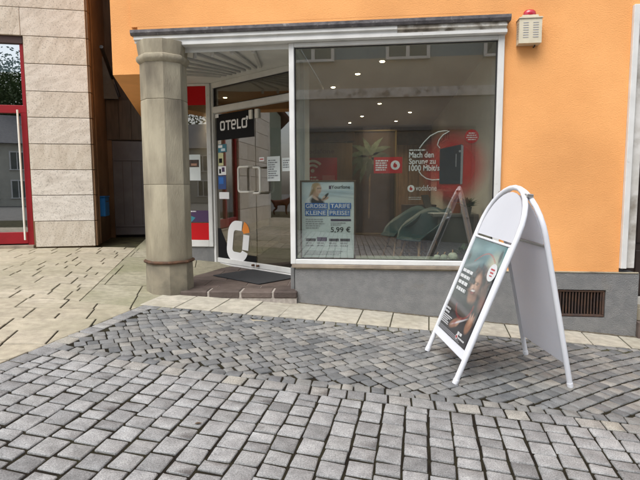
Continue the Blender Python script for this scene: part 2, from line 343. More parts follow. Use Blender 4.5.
# travertine cladding: one veined, pitted stone, different for every panel
def travertine():
    m, n, l, b = nodes('travertine'); b.inputs['Roughness'].default_value = .8; b.inputs['Specular IOR Level'].default_value = .25
    tc = n.new('ShaderNodeTexCoord'); oi = n.new('ShaderNodeObjectInfo')
    cmb = n.new('ShaderNodeCombineXYZ')
    for k in range(3): l.new(oi.outputs['Random'], cmb.inputs[k])
    vm = n.new('ShaderNodeVectorMath'); vm.operation = 'MULTIPLY_ADD'; vm.inputs[1].default_value = (41, 17, 63); l.new(cmb.outputs[0], vm.inputs[0]); l.new(tc.outputs['Object'], vm.inputs[2])
    rt = n.new('ShaderNodeVectorRotate'); rt.rotation_type = 'Y_AXIS'; l.new(vm.outputs[0], rt.inputs['Vector'])
    mr = n.new('ShaderNodeMapRange'); l.new(oi.outputs['Random'], mr.inputs[0]); mr.inputs[3].default_value = -.7; mr.inputs[4].default_value = 1.4; l.new(mr.outputs[0], rt.inputs['Angle'])
    mp = n.new('ShaderNodeMapping'); mp.inputs['Scale'].default_value = (3.0, 3, 9); l.new(rt.outputs[0], mp.inputs[0])
    t1 = n.new('ShaderNodeTexNoise'); t1.inputs['Scale'].default_value = 1.6; t1.inputs['Detail'].default_value = 7; t1.inputs['Distortion'].default_value = .5; l.new(mp.outputs[0], t1.inputs['Vector'])
    cr = n.new('ShaderNodeValToRGB'); l.new(t1.outputs[0], cr.inputs[0]); e = cr.color_ramp.elements
    e[0].position = .28; e[0].color = (.50, .445, .37, 1); e[1].position = .66; e[1].color = (.66, .61, .53, 1); x = e.new(.48); x.color = (.59, .535, .455, 1)
    t2 = n.new('ShaderNodeTexNoise'); t2.inputs['Scale'].default_value = 55; t2.inputs['Detail'].default_value = 3; l.new(vm.outputs[0], t2.inputs['Vector'])
    pr = n.new('ShaderNodeMapRange'); l.new(t2.outputs[0], pr.inputs[0]); pr.inputs[1].default_value = .34; pr.inputs[2].default_value = .46; pr.inputs[3].default_value = .68; pr.inputs[4].default_value = 1.0
    hv = n.new('ShaderNodeHueSaturation'); l.new(cr.outputs[0], hv.inputs['Color']); l.new(pr.outputs[0], hv.inputs['Value'])
    h2 = n.new('ShaderNodeHueSaturation'); l.new(hv.outputs[0], h2.inputs['Color'])
    r2 = n.new('ShaderNodeMapRange'); l.new(oi.outputs['Random'], r2.inputs[0]); r2.inputs[3].default_value = 1.08; r2.inputs[4].default_value = .9; l.new(r2.outputs[0], h2.inputs['Value'])
    r3 = n.new('ShaderNodeMapRange'); l.new(oi.outputs['Random'], r3.inputs[0]); r3.inputs[3].default_value = .5; r3.inputs[4].default_value = 1.1; l.new(r3.outputs[0], h2.inputs['Saturation'])
    l.new(h2.outputs[0], b.inputs['Base Color'])
    bp = n.new('ShaderNodeBump'); bp.inputs['Strength'].default_value = .22; bp.inputs['Distance'].default_value = .008; l.new(pr.outputs[0], bp.inputs['Height']); l.new(bp.outputs[0], b.inputs['Normal'])
    return m
TRAV = travertine()

# ------------------------------------------------------------------ the ground: the street falls to the right
def gz(x, y):
    xc = max(-9., min(6., x)); yc = max(-6., min(12., y))
    a = -.0795*(xc+.816) if xc >= -4 else .2531 + .015*(-4-xc)
    return a + .02*(yc-5.125)

def ground_basis(x):
    sx = -.0795 if -4 <= x <= 6 else (-.015 if -9 < x < -4 else 0)
    ex = Vector((1, 0, sx)).normalized(); ey = Vector((0, 1, .02)); ez = ex.cross(ey).normalized(); ey = ez.cross(ex)
    return Matrix((ex, ey, ez)).transposed().to_4x4()

XB = [-80, -9, -4, 6, 80]
def sheet(name, mat, drop, poly=None, xs=None, ys=None):
    m = MB()
    if poly:
        pass
    xs = xs or XB; ys = ys or [-80, -6, 12, 80]
    vs = [(x, y, gz(x, y)-drop) for y in ys for x in xs]; k = len(xs)
    fs = [(j*k+i, j*k+i+1, (j+1)*k+i+1, (j+1)*k+i) for j in range(len(ys)-1) for i in range(k-1)]
    o = m.add(vs, fs).build(name, mat); return tag(o, kind='structure')
sheet('ground', ASPH, .035)

def clip_poly(p, nx, ny, c):
    """keep the side nx*x+ny*y <= c"""
    out = []
    for i in range(len(p)):
        a, b = p[i], p[(i+1) % len(p)]; da = nx*a[0]+ny*a[1]-c; db = nx*b[0]+ny*b[1]-c
        if da <= 0: out.append(a)
        if (da < 0 < db) or (db < 0 < da):
            t = da/(da-db); out.append((a[0]+(b[0]-a[0])*t, a[1]+(b[1]-a[1])*t))
    return out

def line(a, b):
    """half-plane (nx,ny,c) keeping the left-hand side of a->b"""
    dx, dy = b[0]-a[0], b[1]-a[1]; l = math.hypot(dx, dy); nx, ny = dy/l, -dx/l
    return nx, ny, nx*a[0]+ny*a[1]

def seen(x, y):
    v = Vector((x, y, gz(x, y)))-CAM; d = v.dot(_fw)
    if d < .3: return None
    px = 320+520*v.dot(_r2)/d; py = 240-520*v.dot(_u2)/d
    return d if -12 < px < 652 and py < 492 else None

def stone_variants(n, irregular, cut, dome, depth=.05):
    """unit (1 x 1) split stones: chamfered top with a slight dome, all a little different"""
    out = []
    for k in range(n):
        rd = random.Random(100+k); P = []
        for (cx, cy) in ((-.5, -.5), (.5, -.5), (.5, .5), (-.5, .5)):
            jx, jy = rd.uniform(-irregular, irregular), rd.uniform(-irregular, irregular)
            c1 = cut*rd.uniform(.6, 1.5)
            sx, sy = (1 if cx < 0 else -1), (1 if cy < 0 else -1)
            a = (cx+jx+sx*c1, cy+jy*.6); b = (cx+jx*.6, cy+jy+sy*c1)
            P += [b, a] if cx*cy > 0 else [a, b]
        rings = []
        zt = [rd.uniform(-.0025, .0025) for _ in P]
        rings.append([(x, y, -depth) for x, y in P])
        rings.append([(x, y, -.0050+z) for (x, y), z in zip(P, zt)])
        rings.append([(x*.97, y*.97, -.0014+z) for (x, y), z in zip(P, zt)])
        rings.append([(x*.91, y*.91, z) for (x, y), z in zip(P, zt)])
        vs = [v for r in rings for v in r]+[(0, 0, dome)]
        fs = [(r*8+i, r*8+(i+1) % 8, (r+1)*8+(i+1) % 8, (r+1)*8+i) for r in range(3) for i in range(8)] + [(24+i, 24+(i+1) % 8, 32) for i in range(8)]
        out.append((vs, fs))
    return out

def lay_stones(parent, name, stones, variants, mat, limit=300):
    """stones: (x, y, angle, length, width); the ones that show largest become parts, the rest one mesh"""
    meshes = []
    for i, (vs, fs) in enumerate(variants):
        me = bpy.data.meshes.new(name); me.from_pydata(vs, [], fs); me.materials.append(mat); me.shade_smooth(); me.set_sharp_from_angle(angle=R(32)); meshes.append(me)
    order = []
    for i, s in enumerate(stones):
        d = seen(s[0], s[1]); order.append((-(s[3]*s[4])/d**3 if d else 1.0, i))
    order.sort()
    big = {i for k, i in order[:limit] if k < 0}
    rest = MB()
    for i, (x, y, a, l, w) in enumerate(stones):
        k = random.randrange(len(variants)); z = gz(x, y)+random.uniform(-.002, .002)
        M = Matrix.Translation((x, y, z)) @ ground_basis(x) @ Matrix.Rotation(a+random.choice((0, math.pi))+random.uniform(-.03, .03), 4, 'Z') @ Matrix.Rotation(random.uniform(-.014, .014), 4, 'X') @ Matrix.Rotation(random.uniform(-.014, .014), 4, 'Y') @ Matrix.Diagonal((l, w, 1, 1))
        if i in big:
            o = bpy.data.objects.new(name, meshes[k]); COL.objects.link(o); o.parent = parent; o.matrix_basis = M
        else:
            rest.add([M @ Vector(v) for v in variants[k][0]], variants[k][1])
    if rest.v:
        o = rest.build(name+'_field', mat, parent, smooth=True); tag(o, kind='stuff')

VAR = stone_variants(22, .045, .028, .001)
VARM = stone_variants(22, .055, .05, .001)

# boundaries in metres (facade runs along X at y = 5.125)
BX = lambda y: -2.72 + (y-0)*.1175 if y < 4.43 else -2.2       # edge between beige pavers and grey stones
STRIPY = lambda x: 4.475 + .057*(x+2.2)                         # front edge of the pale slabs
LOWY = lambda x: 3.06 + (.05*max(0, -x-.6)**1.5)                # edge between small and large setts

bed = sheet('road', EARTH, .0088, xs=[-2.9, 6, 14], ys=[-6, 5.0])
# large granite setts, laid in courses that run away from the viewer
A4 = R(4); ca, sa = math.cos(A4), math.sin(A4)
st = []
for c in range(-48, 62):
    u = c*.1265; v = -5 + random.uniform(0, .1); wob = random.uniform(-.002, .002)
    vm = (LOWY(u*ca+3*sa)-.064+u*sa)/ca                     # where the course meets the border
    while v < vm-.03:
        L = random.choice((.095, .11, .12, .125, .135, .15)) * random.uniform(.95, 1.05)
        rem = vm-v
        if rem < .165: L = rem
        elif rem < .26: L = rem*random.uniform(.42, .58)
        vc = v+L/2; v += L
        x = u*ca + vc*sa + wob + .003*math.sin(vc*2+c*.3); y = -u*sa + vc*ca; cw = random.uniform(.111, .117)
        lim = BX(y)+.138; xl, xr = x-cw/2, x+cw/2
        if xl < lim: xl = lim
        if xr-xl > .03 and x < 7: st.append(((xl+xr)/2, y, -A4, xr-xl, L-random.uniform(.015, .020)))
lay_stones(bed, 'granite_sett', st, VAR, SETT)

# border courses: along the foot of the small setts and along the beige pavers
brd = []
x = -2.32
while x < 7:
    L = random.uniform(.11, .155); xc = x+L/2; dy = (LOWY(xc+.01)-LOWY(xc-.01))/.02
    brd.append((xc, LOWY(xc), math.atan(dy), L-.012, .112)); x += L
y = -3.
while y < 4.40:
    L = random.uniform(.105, .15); yc = y+L/2
    brd.append((BX(yc)+.07, yc, R(83.3), L-.012, .115)); y += L
lay_stones(bed, 'border_sett', brd, VAR, BORDER)

# small setts in segmental arcs
mos_bed = sheet('mosaic_paving', EARTH, .0078, xs=[-2.3, 6, 7], ys=[3.1, 4.9])
ms = []
x = -2.22
while x < 7:
    L = random.uniform(.075, .11); xc = x+L/2
    dy = (LOWY(xc+.01)-LOWY(xc-.01))/.02
    ms.append((xc, LOWY(xc)+.107, math.atan(dy), L-.009, .082)); ms.append((xc+.03, STRIPY(xc+.03)-.045, R(3), L-.009, .075)); x += L
PD = .094; AD = R(41)                                       # pitch and direction of the diagonal courses
def warp(u, v):
    """course coordinates -> ground, the courses sag a little between the borders"""
    x = u*math.cos(AD)-v*math.sin(AD); y = u*math.sin(AD)+v*math.cos(AD)
    return x+.03*math.sin(y*2.3+x*.7), y+.045*math.sin(x*1.5+.6)+.012*math.sin(x*5)
for row in range(-75, 75):
    v = row*PD; u = -6+random.uniform(0, .1)
    while u < 10:
        L = random.choice((.085, .095, .10, .115))*random.uniform(.95, 1.06); uc = u+L/2; u += L
        xc, yc = warp(uc, v)
        if not (-2.4 < xc < 7 and 2.9 < yc < 5): continue
        x2, y2 = warp(uc+.03, v); th = math.atan2(y2-yc, x2-xc)
        if yc < STRIPY(xc)-.085-.016 and yc > LOWY(xc)+.15+.016 and xc > BX(yc)+.135+.030:
            ms.append((xc, yc, th, L-.010, PD-.010))
        elif yc < STRIPY(xc)-.085+.022 and yc > LOWY(xc)+.15-.022 and xc > BX(yc)+.135-.006:
            ms.append((xc, yc, th, (L-.010)*.7, (PD-.010)*.7))    # cut pieces along the edges
lay_stones(mos_bed, 'small_sett', ms, VARM, MOSAIC)

def inset(poly, d):
    """move every edge of a convex outline inwards by d"""
    p = [poly[i] for i in range(len(poly))]; n = len(p); out = []
    sg = 1 if sum(p[i][0]*p[(i+1) % n][1]-p[(i+1) % n][0]*p[i][1] for i in range(n)) > 0 else -1
    for i in range(n):
        a, b, c = p[i-1], p[i], p[(i+1) % n]
        u1 = Vector((b[0]-a[0], b[1]-a[1])); u2 = Vector((c[0]-b[0], c[1]-b[1]))
        if u1.length < 1e-6 or u2.length < 1e-6: out.append(b); continue
        u1.normalize(); u2.normalize(); n1 = Vector((-u1.y, u1.x))*sg; n2 = Vector((-u2.y, u2.x))*sg
        m = n1+n2; k = d*2/max(.35, m.length_squared); out.append((b[0]+m.x*k, b[1]+m.y*k))
    return out

def slab(parent, name, poly, mat, top=0.0, th=.04, joint=.005, ch=.004):
    """one paver with its own outline: chamfered top, recessed joint round it"""
    if len(poly) < 3: return
    cx = sum(p[0] for p in poly)/len(poly); cy = sum(p[1] for p in poly)/len(poly)
    ar = abs(sum(poly[i][0]*poly[(i+1) % len(poly)][1]-poly[(i+1) % len(poly)][0]*poly[i][1] for i in range(len(poly))))/2
    if ar < .002: return
    z0 = random.uniform(-.0025, .0025); tx, ty = random.uniform(-.004, .004), random.uniform(-.004, .004)
    zz = lambda p: gz(*p)+z0+tx*(p[0]-cx)+ty*(p[1]-cy)+top
    a = inset(poly, joint); b = inset(poly, joint+ch); n = len(poly)
    vs = [(*p, zz(p)-th) for p in a]+[(*p, zz(p)-ch*.8) for p in a]+[(*p, zz(p)) for p in b]
    fs = [(r*n+i, r*n+(i+1) % n, (r+1)*n+(i+1) % n, (r+1)*n+i) for r in range(2) for i in range(n)]+[tuple(range(2*n, 3*n))]
    return MB().add(vs, fs).build(name, mat, parent)

# beige pavers, lined up with the stone-clad building
pav_bed = sheet('pavement', BEDB, .012, xs=[-14, -9, -4, -2.1], ys=[-6, 4.46, 12])
C0 = Vector((-4.239, 7.246, 0)); A18 = R(18)
D18 = Vector((math.cos(A18), math.sin(A18), 0)); E18 = Vector((-math.sin(A18), math.cos(A18), 0))
LN_PATCH = line((-2.757, 4.386), (-3.62, 7.15))
LN_WALL = line(tuple(C0[:2]), tuple((C0-D18)[:2]))
def loc18(s, t): p = C0+D18*s+E18*t; return (p.x, p.y)
def beige(s0, s1, t0, t1):
    jx, jy = .0062, .0034
    poly = [loc18(s0+jx, t0+jy), loc18(s1-jx, t0+jy), loc18(s1-jx, t1-jy), loc18(s0+jx, t1-jy)]
    cx = sum(p[0] for p in poly)/4; cy = sum(p[1] for p in poly)/4
    if cx < -9.5: return
    e = line((BX(-3)+.008, -3), (BX(4.42)+.008, 4.42))
    if cy < 4.5: poly = clip_poly(poly, *e)
    if cy > 3.8 and len(poly) > 2:
        a, b, cc = LN_PATCH
        if cy > 4.6: poly = clip_poly(poly, a, b, cc)
        else:
            q = clip_poly(poly, 0, 1, 4.39)                   # below the slabs that lead to the pillar
            q2 = clip_poly(clip_poly(poly, 0, -1, -4.39), a, b, cc) if cx < -2.6 else []
            if len(q2) > 2: slab(pav_bed, 'paver', q2, BEIGE, joint=.0005)
            poly = q
    if len(poly) > 2: slab(pav_bed, 'paver', poly, BEIGE, joint=.0005)
HC = .155; nrow = 21; t = -2*HC*nrow-.004
for r_ in range(nrow):
    sx = -6.0+random.uniform(0, .3)
    while sx < 4:
        w = random.uniform(.26, .62)
        if random.random() < .45: beige(sx, sx+w, t, t+2*HC)
        else:
            for k in (0, 1):
                if w > .4 and random.random() < .6:
                    m_ = sx+w*random.uniform(.35, .65); beige(sx, m_, t+k*HC, t+(k+1)*HC); beige(m_, sx+w, t+k*HC, t+(k+1)*HC)
                else: beige(sx, sx+w, t+k*HC, t+(k+1)*HC)
        sx += w
    t += 2*HC
# mossy slabs between the pillar, the alley and the pavers
t = -3.4
na, nb, nc = LN_PATCH
while t < 1.25:
    h = random.choice((.42, .5, .6)); s = -2
    if t < 0 < t+h: h = -t
    while s < 4.2:
        w = random.choice((.5, .62, .75)); poly = [loc18(s, t), loc18(s+w, t), loc18(s+w, t+h), loc18(s, t+h)]
        s += w
        poly = clip_poly(poly, -na, -nb, -nc)
        for hp in ((1, 0, -1.9), (0, -1, -4.39), line((-2.1, 4.46), (-2.9, 4.40))):
            if len(poly) > 2 and hp[0] != 'x':
                poly = clip_poly(poly, *hp) if hp[1] != line((-2.1, 4.46), (-2.9, 4.40))[1] else poly
        if len(poly) > 2: slab(pav_bed, 'mossy_slab', poly, MOSSY, top=-.001)
    t += h
# pale slabs along the foot of the shop
strip = sheet('kerb_strip', BEDB, .0065, xs=[-2.2, 6, 9], ys=[4.47, 5.3])
x = -2.17
while x < 7:
    w = random.uniform(.29, .37); a, b = x, x+w; sk = -.05
    yb = 5.2 if x > -.95 else 5.06
    poly = [(a+sk, STRIPY(a)-.004), (b+sk, STRIPY(b)-.004), (b, yb), (a, yb)]
    slab(strip, 'kerb_slab', poly, SLABM, top=.003)
    x = b

# ------------------------------------------------------------------ the orange shop building
YF = 5.125
shop = empty('shop_building', (0, 0, 0), 0, 'orange plastered corner building with big shop window and recessed entrance', 'building')
w = MB()
w.box(1.102, 2.200, YF, YF+.30, .356, 2.768)                 # between shop window and side door
w.box(3.20, 6.5, YF, YF+.30, .356, 2.768)
w.box(-2.515, 6.5, YF, YF+.30, 2.768, 7.5)                   # storey above
w.box(-2.45, 1.102, YF+.001, YF+.30, 2.60, 2.768)
wall = w.build('wall', ORANGE, shop)
ov = MB()
AL = Vector((-math.sin(R(21)), math.cos(R(21)), 0))
fl, fr_ = Vector((-2.742, 5.15, 0)), Vector((-2.515, 5.15, 0))
ov.prism([(fl.x, fl.y), (fr_.x+.1, fr_.y), ((fr_+AL*3.4).x+.1, (fr_+AL*3.4).y), ((fl+AL*3.4).x, (fl+AL*3.4).y)], 2.315, 7.5)
o = ov.build('overhang', ORANGE, shop); tag(o, 'orange overhang above the alley')
MB().box(-2.42, 6.5, YF+.3, 13, 6.9, 7.5).build('roof', FLASH, shop)
MB().box(6.2, 6.5, YF+.3, 13, -.6, 6.9).build('end_wall', ORANGE, shop)
# plinth with an opening for the vent
p = MB(); PY = YF-.022
p.box(-.872, 1.655, PY, YF+.28, -.45, .352); p.box(2.088, 2.372, PY, YF+.28, -.6, .352)
p.box(1.655, 2.088, PY, YF+.28, .193, .352); p.box(1.655, 2.088, PY, YF+.28, -.6, -.073)
p.box(3.14, 6.5, PY, YF+.28, -.9, .352)
p.build('plinth', GREYP, shop)
MB().bbox(-.868, 2.368, PY-.006, YF-.001, .353, .3655, .003).build('plinth_edge', SANDST, shop)
vent = empty('vent_grille', (1.8715, PY, .06), 0, parent=shop); tag(vent, 'rusty barred vent low in the grey plinth')
m = MB(); 
m.bbox(-.214, .214, .010, .045, .108, .130); m.bbox(-.214, .214, .010, .045, -.130, -.108); m.bbox(-.2145, -.195, .010, .045, -.108, .108); m.bbox(.195, .2145, .010, .045, -.108, .108)
m.build('frame', RUSTG, vent)
for i in range(14):
    x = -.182+i*.028; MB().bbox(x-.005, x+.005, .016, .040, -.1085, .1085, .001).build('bar', RUSTG, vent)
MB().box(-.214, .214, .15, .16, -.13, .13).build('backing', BLACKPL, vent)
# ledge above the window
MB().prism([(4.985, 2.700), (4.985, 2.672), (4.998, 2.648), (5.10, 2.648), (5.124, 2.66), (5.124, 2.728)], -2.462, 1.128, 'x').build('flashing', FLASH, shop)
MB().prism([(5.012, 2.647), (5.012, 2.615), (5.035, 2.604), (5.035, 2.585), (5.12, 2.585), (5.12, 2.647)], -2.44, .12, 'x').build('cornice', WHITE, shop)
o = MB().prism([(5.02, 2.647), (5.016, 2.612), (5.04, 2.602), (5.038, 2.585), (5.12, 2.585), (5.12, 2.647)], .122, 1.10, 'x').build('cornice', PEEL, shop); tag(o, 'peeling bare end of the cornice')
MB().prism([(5.03, 2.584), (5.03, 2.556), (5.05, 2.548), (5.12, 2.548), (5.12, 2.584)], -2.02, 1.105, 'x').build('cornice_strip', WHITE, shop)
# shop window
win = empty('shop_window', (0, 0, 0), parent=shop); tag(win, 'large white framed display window')
m = MB(); a, b, c_, d = -.912, 1.098, .404, 2.547
m.bbox(a, -.862, 5.085, 5.175, c_, d); m.bbox(1.042, b, 5.085, 5.175, c_, d); m.bbox(-.862, 1.042, 5.085, 5.175, c_, .452); m.bbox(-.862, 1.042, 5.085, 5.175, 2.508, d)
m.build('frame', WHITE, win)
m = MB(); m.box(-.862, -.853, 5.118, 5.135, .4525, 2.5075); m.box(1.033, 1.042, 5.118, 5.135, .4525, 2.5075); m.box(-.853, 1.033, 5.118, 5.135, .4525, .458); m.box(-.853, 1.033, 5.118, 5.135, 2.502, 2.5075)
m.build('gasket', BLACKPL, win)
MB().box(-.858, 1.038, 5.136, 5.144, .456, 2.505).build('pane', GLASS, win)
MB().bbox(-.90, 1.09, 5.075, 5.17, .367, .402).build('sill', SILL, win)
MB().bbox(-.905, 1.098, 5.176, 5.55, .395, .437).build('inner_sill', INSILL, win)
MB().box(-.915, -.905, 5.178, 5.88, .36, 2.55).build('return_pane', GLASS, win)
MB().bbox(-.945, -.885, 5.85, 5.90, .16, 2.555).build('corner_post', SLAT, win)
MB().bbox(-.93, -.89, 5.18, 5.85, .125, .36).build('return_base', GREYP, win)

# recessed entrance ceiling with a fan of slats
MB().prism([(-2.40, 5.13), (-.86, 5.13), (-.86, 7.6), (-2.8, 7.6), (-2.8, 6.5)], 2.558, 2.598).build('soffit', SOFFIT, shop)
starts = [(-1.29, 5.20), (-1.518, 5.23), (-1.736, 5.278), (-1.935, 5.331), (-2.15, 5.45), (-2.26, 5.62), (-2.36, 5.83), (-2.46, 6.04), (-2.52, 6.25)]
ends = [(-1.409, 6.02), (-1.472, 6.055), (-1.554, 6.10), (-1.632, 6.165), (-1.713, 6.235), (-1.783, 6.30), (-1.847, 6.35), (-1.93, 6.40), (-2.02, 6.46)]
for i, (s, e) in enumerate(zip(starts, ends)):
    m = MB(); dv = Vector((e[0]-s[0], e[1]-s[1], 0)); ln = dv.length
    m.bbox(0, ln, -.017, .017, 2.533, 2.5575, .003)
    m.xf(Matrix.Translation((s[0], s[1], 0)) @ Matrix.Rotation(math.atan2(dv.y, dv.x), 4, 'Z')); sl = m.build('soffit_slat', SLAT, shop)
    m = MB(); m.lathe([(.016, 2.49), (.02, 2.50), (.02, 2.545), (.016, 2.557)], (s[0], s[1], 0), 10); m.build('slat_end', WHITE, sl, smooth=False)
MB().box(-2.02, -.9, 5.121, 5.1295, 2.50, 2.557).build('soffit_edge', SOFFIT, shop)

# side light left of the door
m = MB(); Y9 = 6.90
m.bbox(-2.365, -2.308, Y9-.03, Y9+.04, .363, 2.556); m.bbox(-2.76, -2.366, Y9-.03, Y9+.04, .363, .452); m.bbox(-2.76, -2.366, Y9-.03, Y9+.04, 2.53, 2.556); m.bbox(-2.80, -2.761, Y9-.03, Y9+.04, .363, 2.556)
sl = empty('side_window', parent=shop); m.build('frame', WHITE, sl)
MB().box(-2.76, -2.366, Y9+.006, Y9+.012, .453, 2.529).build('pane', GLASSD, sl)
MB().box(-2.85, -2.31, Y9-.005, Y9+.2, .02, .362).build('plinth', GREYP, shop)
MB().box(-2.759, -2.368, Y9+.002, Y9+.005, 2.278, 2.526).build('red_panel', REDP, sl)
MB().box(-2.759, -2.368, Y9+.002, Y9+.005, .455, .688).build('red_panel', REDP, sl)
MB().box(-2.95, -2.801, 6.87, 12.5, .05, 7.0).build('alley_wall', BROWNW, shop)

# glazed double door, set at an angle
DT = Vector((.80557, -.59249, 0)); DA = Vector((-2.276, 6.916, 0)); DROT = math.atan2(DT.y, DT.x)
door = empty('entrance_door', DA, DROT, parent=shop); tag(door, 'white framed double glass door set at an angle')
m = MB()
m.bbox(-.10, .024, -.03, .05, .125, 2.557); m.bbox(1.70, 1.76, -.03, .05, .125, 2.557)
m.bbox(.025, 1.699, -.03, .05, 2.165, 2.243); m.bbox(.025, 1.699, -.03, .05, 2.492, 2.557); m.bbox(.025, 1.699, -.02, .05, .118, .145)
m.build('frame', WHITE, door)
m = MB(); m.box(.025, .04, -.008, .01, 2.2435, 2.4915); m.box(1.684, 1.699, -.008, .01, 2.2435, 2.4915); m.box(.04, 1.684, -.008, .01, 2.2435, 2.256); m.box(.04, 1.684, -.008, .01, 2.479, 2.4915); m.build('gasket', BLACKPL, door)
MB().box(.03, 1.695, .011, .017, 2.246, 2.489).build('transom_pane', GLASSD, door)
for k, (a, b) in enumerate(((.03, .855), (.868, 1.694))):
    leaf = MB().box(a, b, .004, .014, .215, 2.158).build('door_leaf', GLASSD, door)
    MB().bbox(a, b, -.012, .03, .150, .2145).build('bottom_rail', WHITE, leaf)
    MB().bbox(a, b, -.006, .022, 2.1585, 2.1635, .001).build('top_rail', SLAT, leaf)
    sx = (b-.09) if k == 0 else (a+.015)
    MB().bbox(sx, sx+.06, -.02, .035, 2.02, 2.13).build('patch_fitting', CREAMH, leaf)
    lx = (b-.04) if k == 0 else (a+.04)
    m = MB(); m.lathe([(.014, -.035), (.014, .0)], (0, 0, 0), 10); m.xf(Matrix.Translation((lx, -.012, .185)) @ Matrix.Rotation(R(-90), 4, 'X')); m.build('lock', IRON, leaf)
    # pulls: a white one outside, a grey one inside
    def pull(xv, xe, y, z0, z1, r, mat, yg):
        rr = .035; sg = 1 if xe > xv else -1; pts = [(xe, yg, z1), (xe, y, z1)]
        for q in range(5): t_ = q/4*math.pi/2; pts.append((xv+sg*(rr-rr*math.sin(t_)), y, z1-rr+rr*math.cos(t_)))
        for q in range(5): t_ = q/4*math.pi/2; pts.append((xv+sg*(rr-rr*math.cos(t_)), y, z0+rr-rr*math.sin(t_)))
        pts += [(xe, y, z0), (xe, yg, z0)]
        return MB().tube(pts, r, 8)
    if k == 0:
        pull(.61, .815, -.075, 1.115, 1.43, .0135, None, .003).build('handle', CREAMH, leaf, True); pull(.66, .80, .085, 1.12, 1.42, .011, None, .015).build('inner_handle', STEEL, leaf, True)
    else:
        pull(1.03, .91, -.075, 1.10, 1.415, .0135, None, .003).build('handle', CREAMH, leaf, True); pull(1.10, .93, .085, 1.11, 1.40, .011, None, .015).build('inner_handle', STEEL, leaf, True)

# entrance door at the right edge of the picture
sd = empty('side_door', (0, 0, 0), parent=shop); tag(sd, 'dark side door in white casing at the right edge')
m = MB(); m.bbox(2.201, 2.252, 5.085, 5.20, .40, 2.768); m.bbox(2.2525, 3.1475, 5.085, 5.20, 2.72, 2.768); m.bbox(3.148, 3.199, 5.085, 5.20, .40, 2.768); m.build('casing', WHITE, sd)
m = MB(); m.bbox(2.253, 2.338, 5.13, 5.30, .40, 2.66); m.bbox(2.253, 3.147, 5.13, 5.30, 2.662, 2.719); m.bbox(3.062, 3.147, 5.13, 5.30, .40, 2.66); m.build('inner_frame', WHITEW, sd)
m = MB(); m.bbox(2.34, 3.06, 5.31, 5.36, .0, 2.66)
lf = m.build('door_leaf', DOORBR, sd)
for (z0, z1) in ((.12, .55), (.62, 1.25), (1.35, 2.0), (2.08, 2.58)): MB().bbox(2.42, 2.98, 5.296, 5.309, z0, z1, .006).build('door_panel', DOORBR, lf)
MB().bbox(2.34, 3.06, 5.285, 5.309, .02, .10).build('kick_rail', WHITEW, lf)
m = MB(); m.bbox(2.376, 3.136, 5.14, 5.30, -.10, .02); m.build('threshold', SANDST, sd); MB().bbox(2.376, 3.136, 5.06, 5.30, -.3, -.102).build('door_step', BROWNT, sd)

# interior shell of the shop
MB().prism([(-.89, 5.56), (1.30, 5.56), (1.30, 12.5), (-2.75, 12.5), (-2.75, 7.0), (-2.28, 6.96), (-.90, 5.94)], .085, .118).build('inner_floor', WOODFL, shop)
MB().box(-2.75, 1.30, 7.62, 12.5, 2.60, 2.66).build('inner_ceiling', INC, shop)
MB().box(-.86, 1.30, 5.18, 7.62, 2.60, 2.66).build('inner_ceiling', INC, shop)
MB().box(1.102, 1.30, 5.43, 12.5, .118, 2.60).build('inner_wall', INW, shop)
MB().box(-2.755, -2.75, 6.95, 12.5, .118, 2.60).build('inner_wall', INW, shop)
MB().bbox(1.090, 1.1015, 5.178, 5.62, .438, 2.60, .001).build('window_reveal', WHITE, shop)
bw = MB().box(-2.75, 1.102, 12.42, 12.5, .118, 2.60).build('inner_wall', WOODF, shop)
x = -2.7
while x < 1.08:
    e = min(x+.235, 1.095); MB().bbox(x, e-.006, 12.395, 12.419, .118, 2.15, .004).build('wall_plank', WOODP, bw); x += .235
SPOT = emit_mat('warm_spot', (1, .78, .5), 22); SPOTR = STEEL

# ------------------------------------------------------------------ stone pillar at the corner
PC = (-2.185, 5.105)
pil = empty('stone_pillar', (PC[0], PC[1], 0), 0, 'octagonal sandstone pillar with iron band at the entrance corner', 'pillar')
NP = 48
def octo(r):
    """octagon with worn, rounded arrises"""
    out = []
    for i in range(NP):
        a = 2*math.pi*i/NP; k = (a+R(22.5)) % R(45)-R(22.5); flat_r = r/math.cos(k); rr = min(flat_r, r*1.072); out.append((rr*math.cos(a), rr*math.sin(a)))
    return out
def oblock(name, prof, mat):
    m = MB(); vs = []; fs = []
    for (r, z) in prof: vs += [(x, y, z) for x, y in octo(r)]
    k = len(prof)
    fs = [(i*NP+j, i*NP+(j+1) % NP, (i+1)*NP+(j+1) % NP, (i+1)*NP+j) for i in range(k-1) for j in range(NP)]+[tuple(range(NP)), tuple(range((k-1)*NP, k*NP))]
    o = m.add(vs, fs).build(name, mat, pil); o.data.shade_smooth(); o.data.set_sharp_from_angle(angle=R(35)); return o
oblock('base_block', [(0.2220, -.02), (0.2211, .10), (0.2175, .36), (0.2148, .41)], SANDD)
oblock('shaft_block', [(0.2112, .4105), (0.2130, .414), (0.2121, 1.195), (0.2085, 1.199)], SANDST)
oblock('shaft_block', [(0.2085, 1.2005), (0.2121, 1.205), (0.2112, 2.02), (0.2076, 2.025)], SANDST)
oblock('shaft_block', [(0.2076, 2.0265), (0.2112, 2.031), (0.2094, 2.375)], SANDST)
oblock('capital', [(0.2112, 2.3755), (0.2345, 2.40), (0.2399, 2.425), (0.2345, 2.445), (0.2166, 2.455), (0.2193, 2.48), (0.2282, 2.545), (0.2291, 2.583)], SANDST)
m = MB(); bm_pts = octo(.2235); m.tube([(x, y, .425) for x, y in bm_pts], .017, 6, closed=True); m.build('iron_band', IRON, pil)

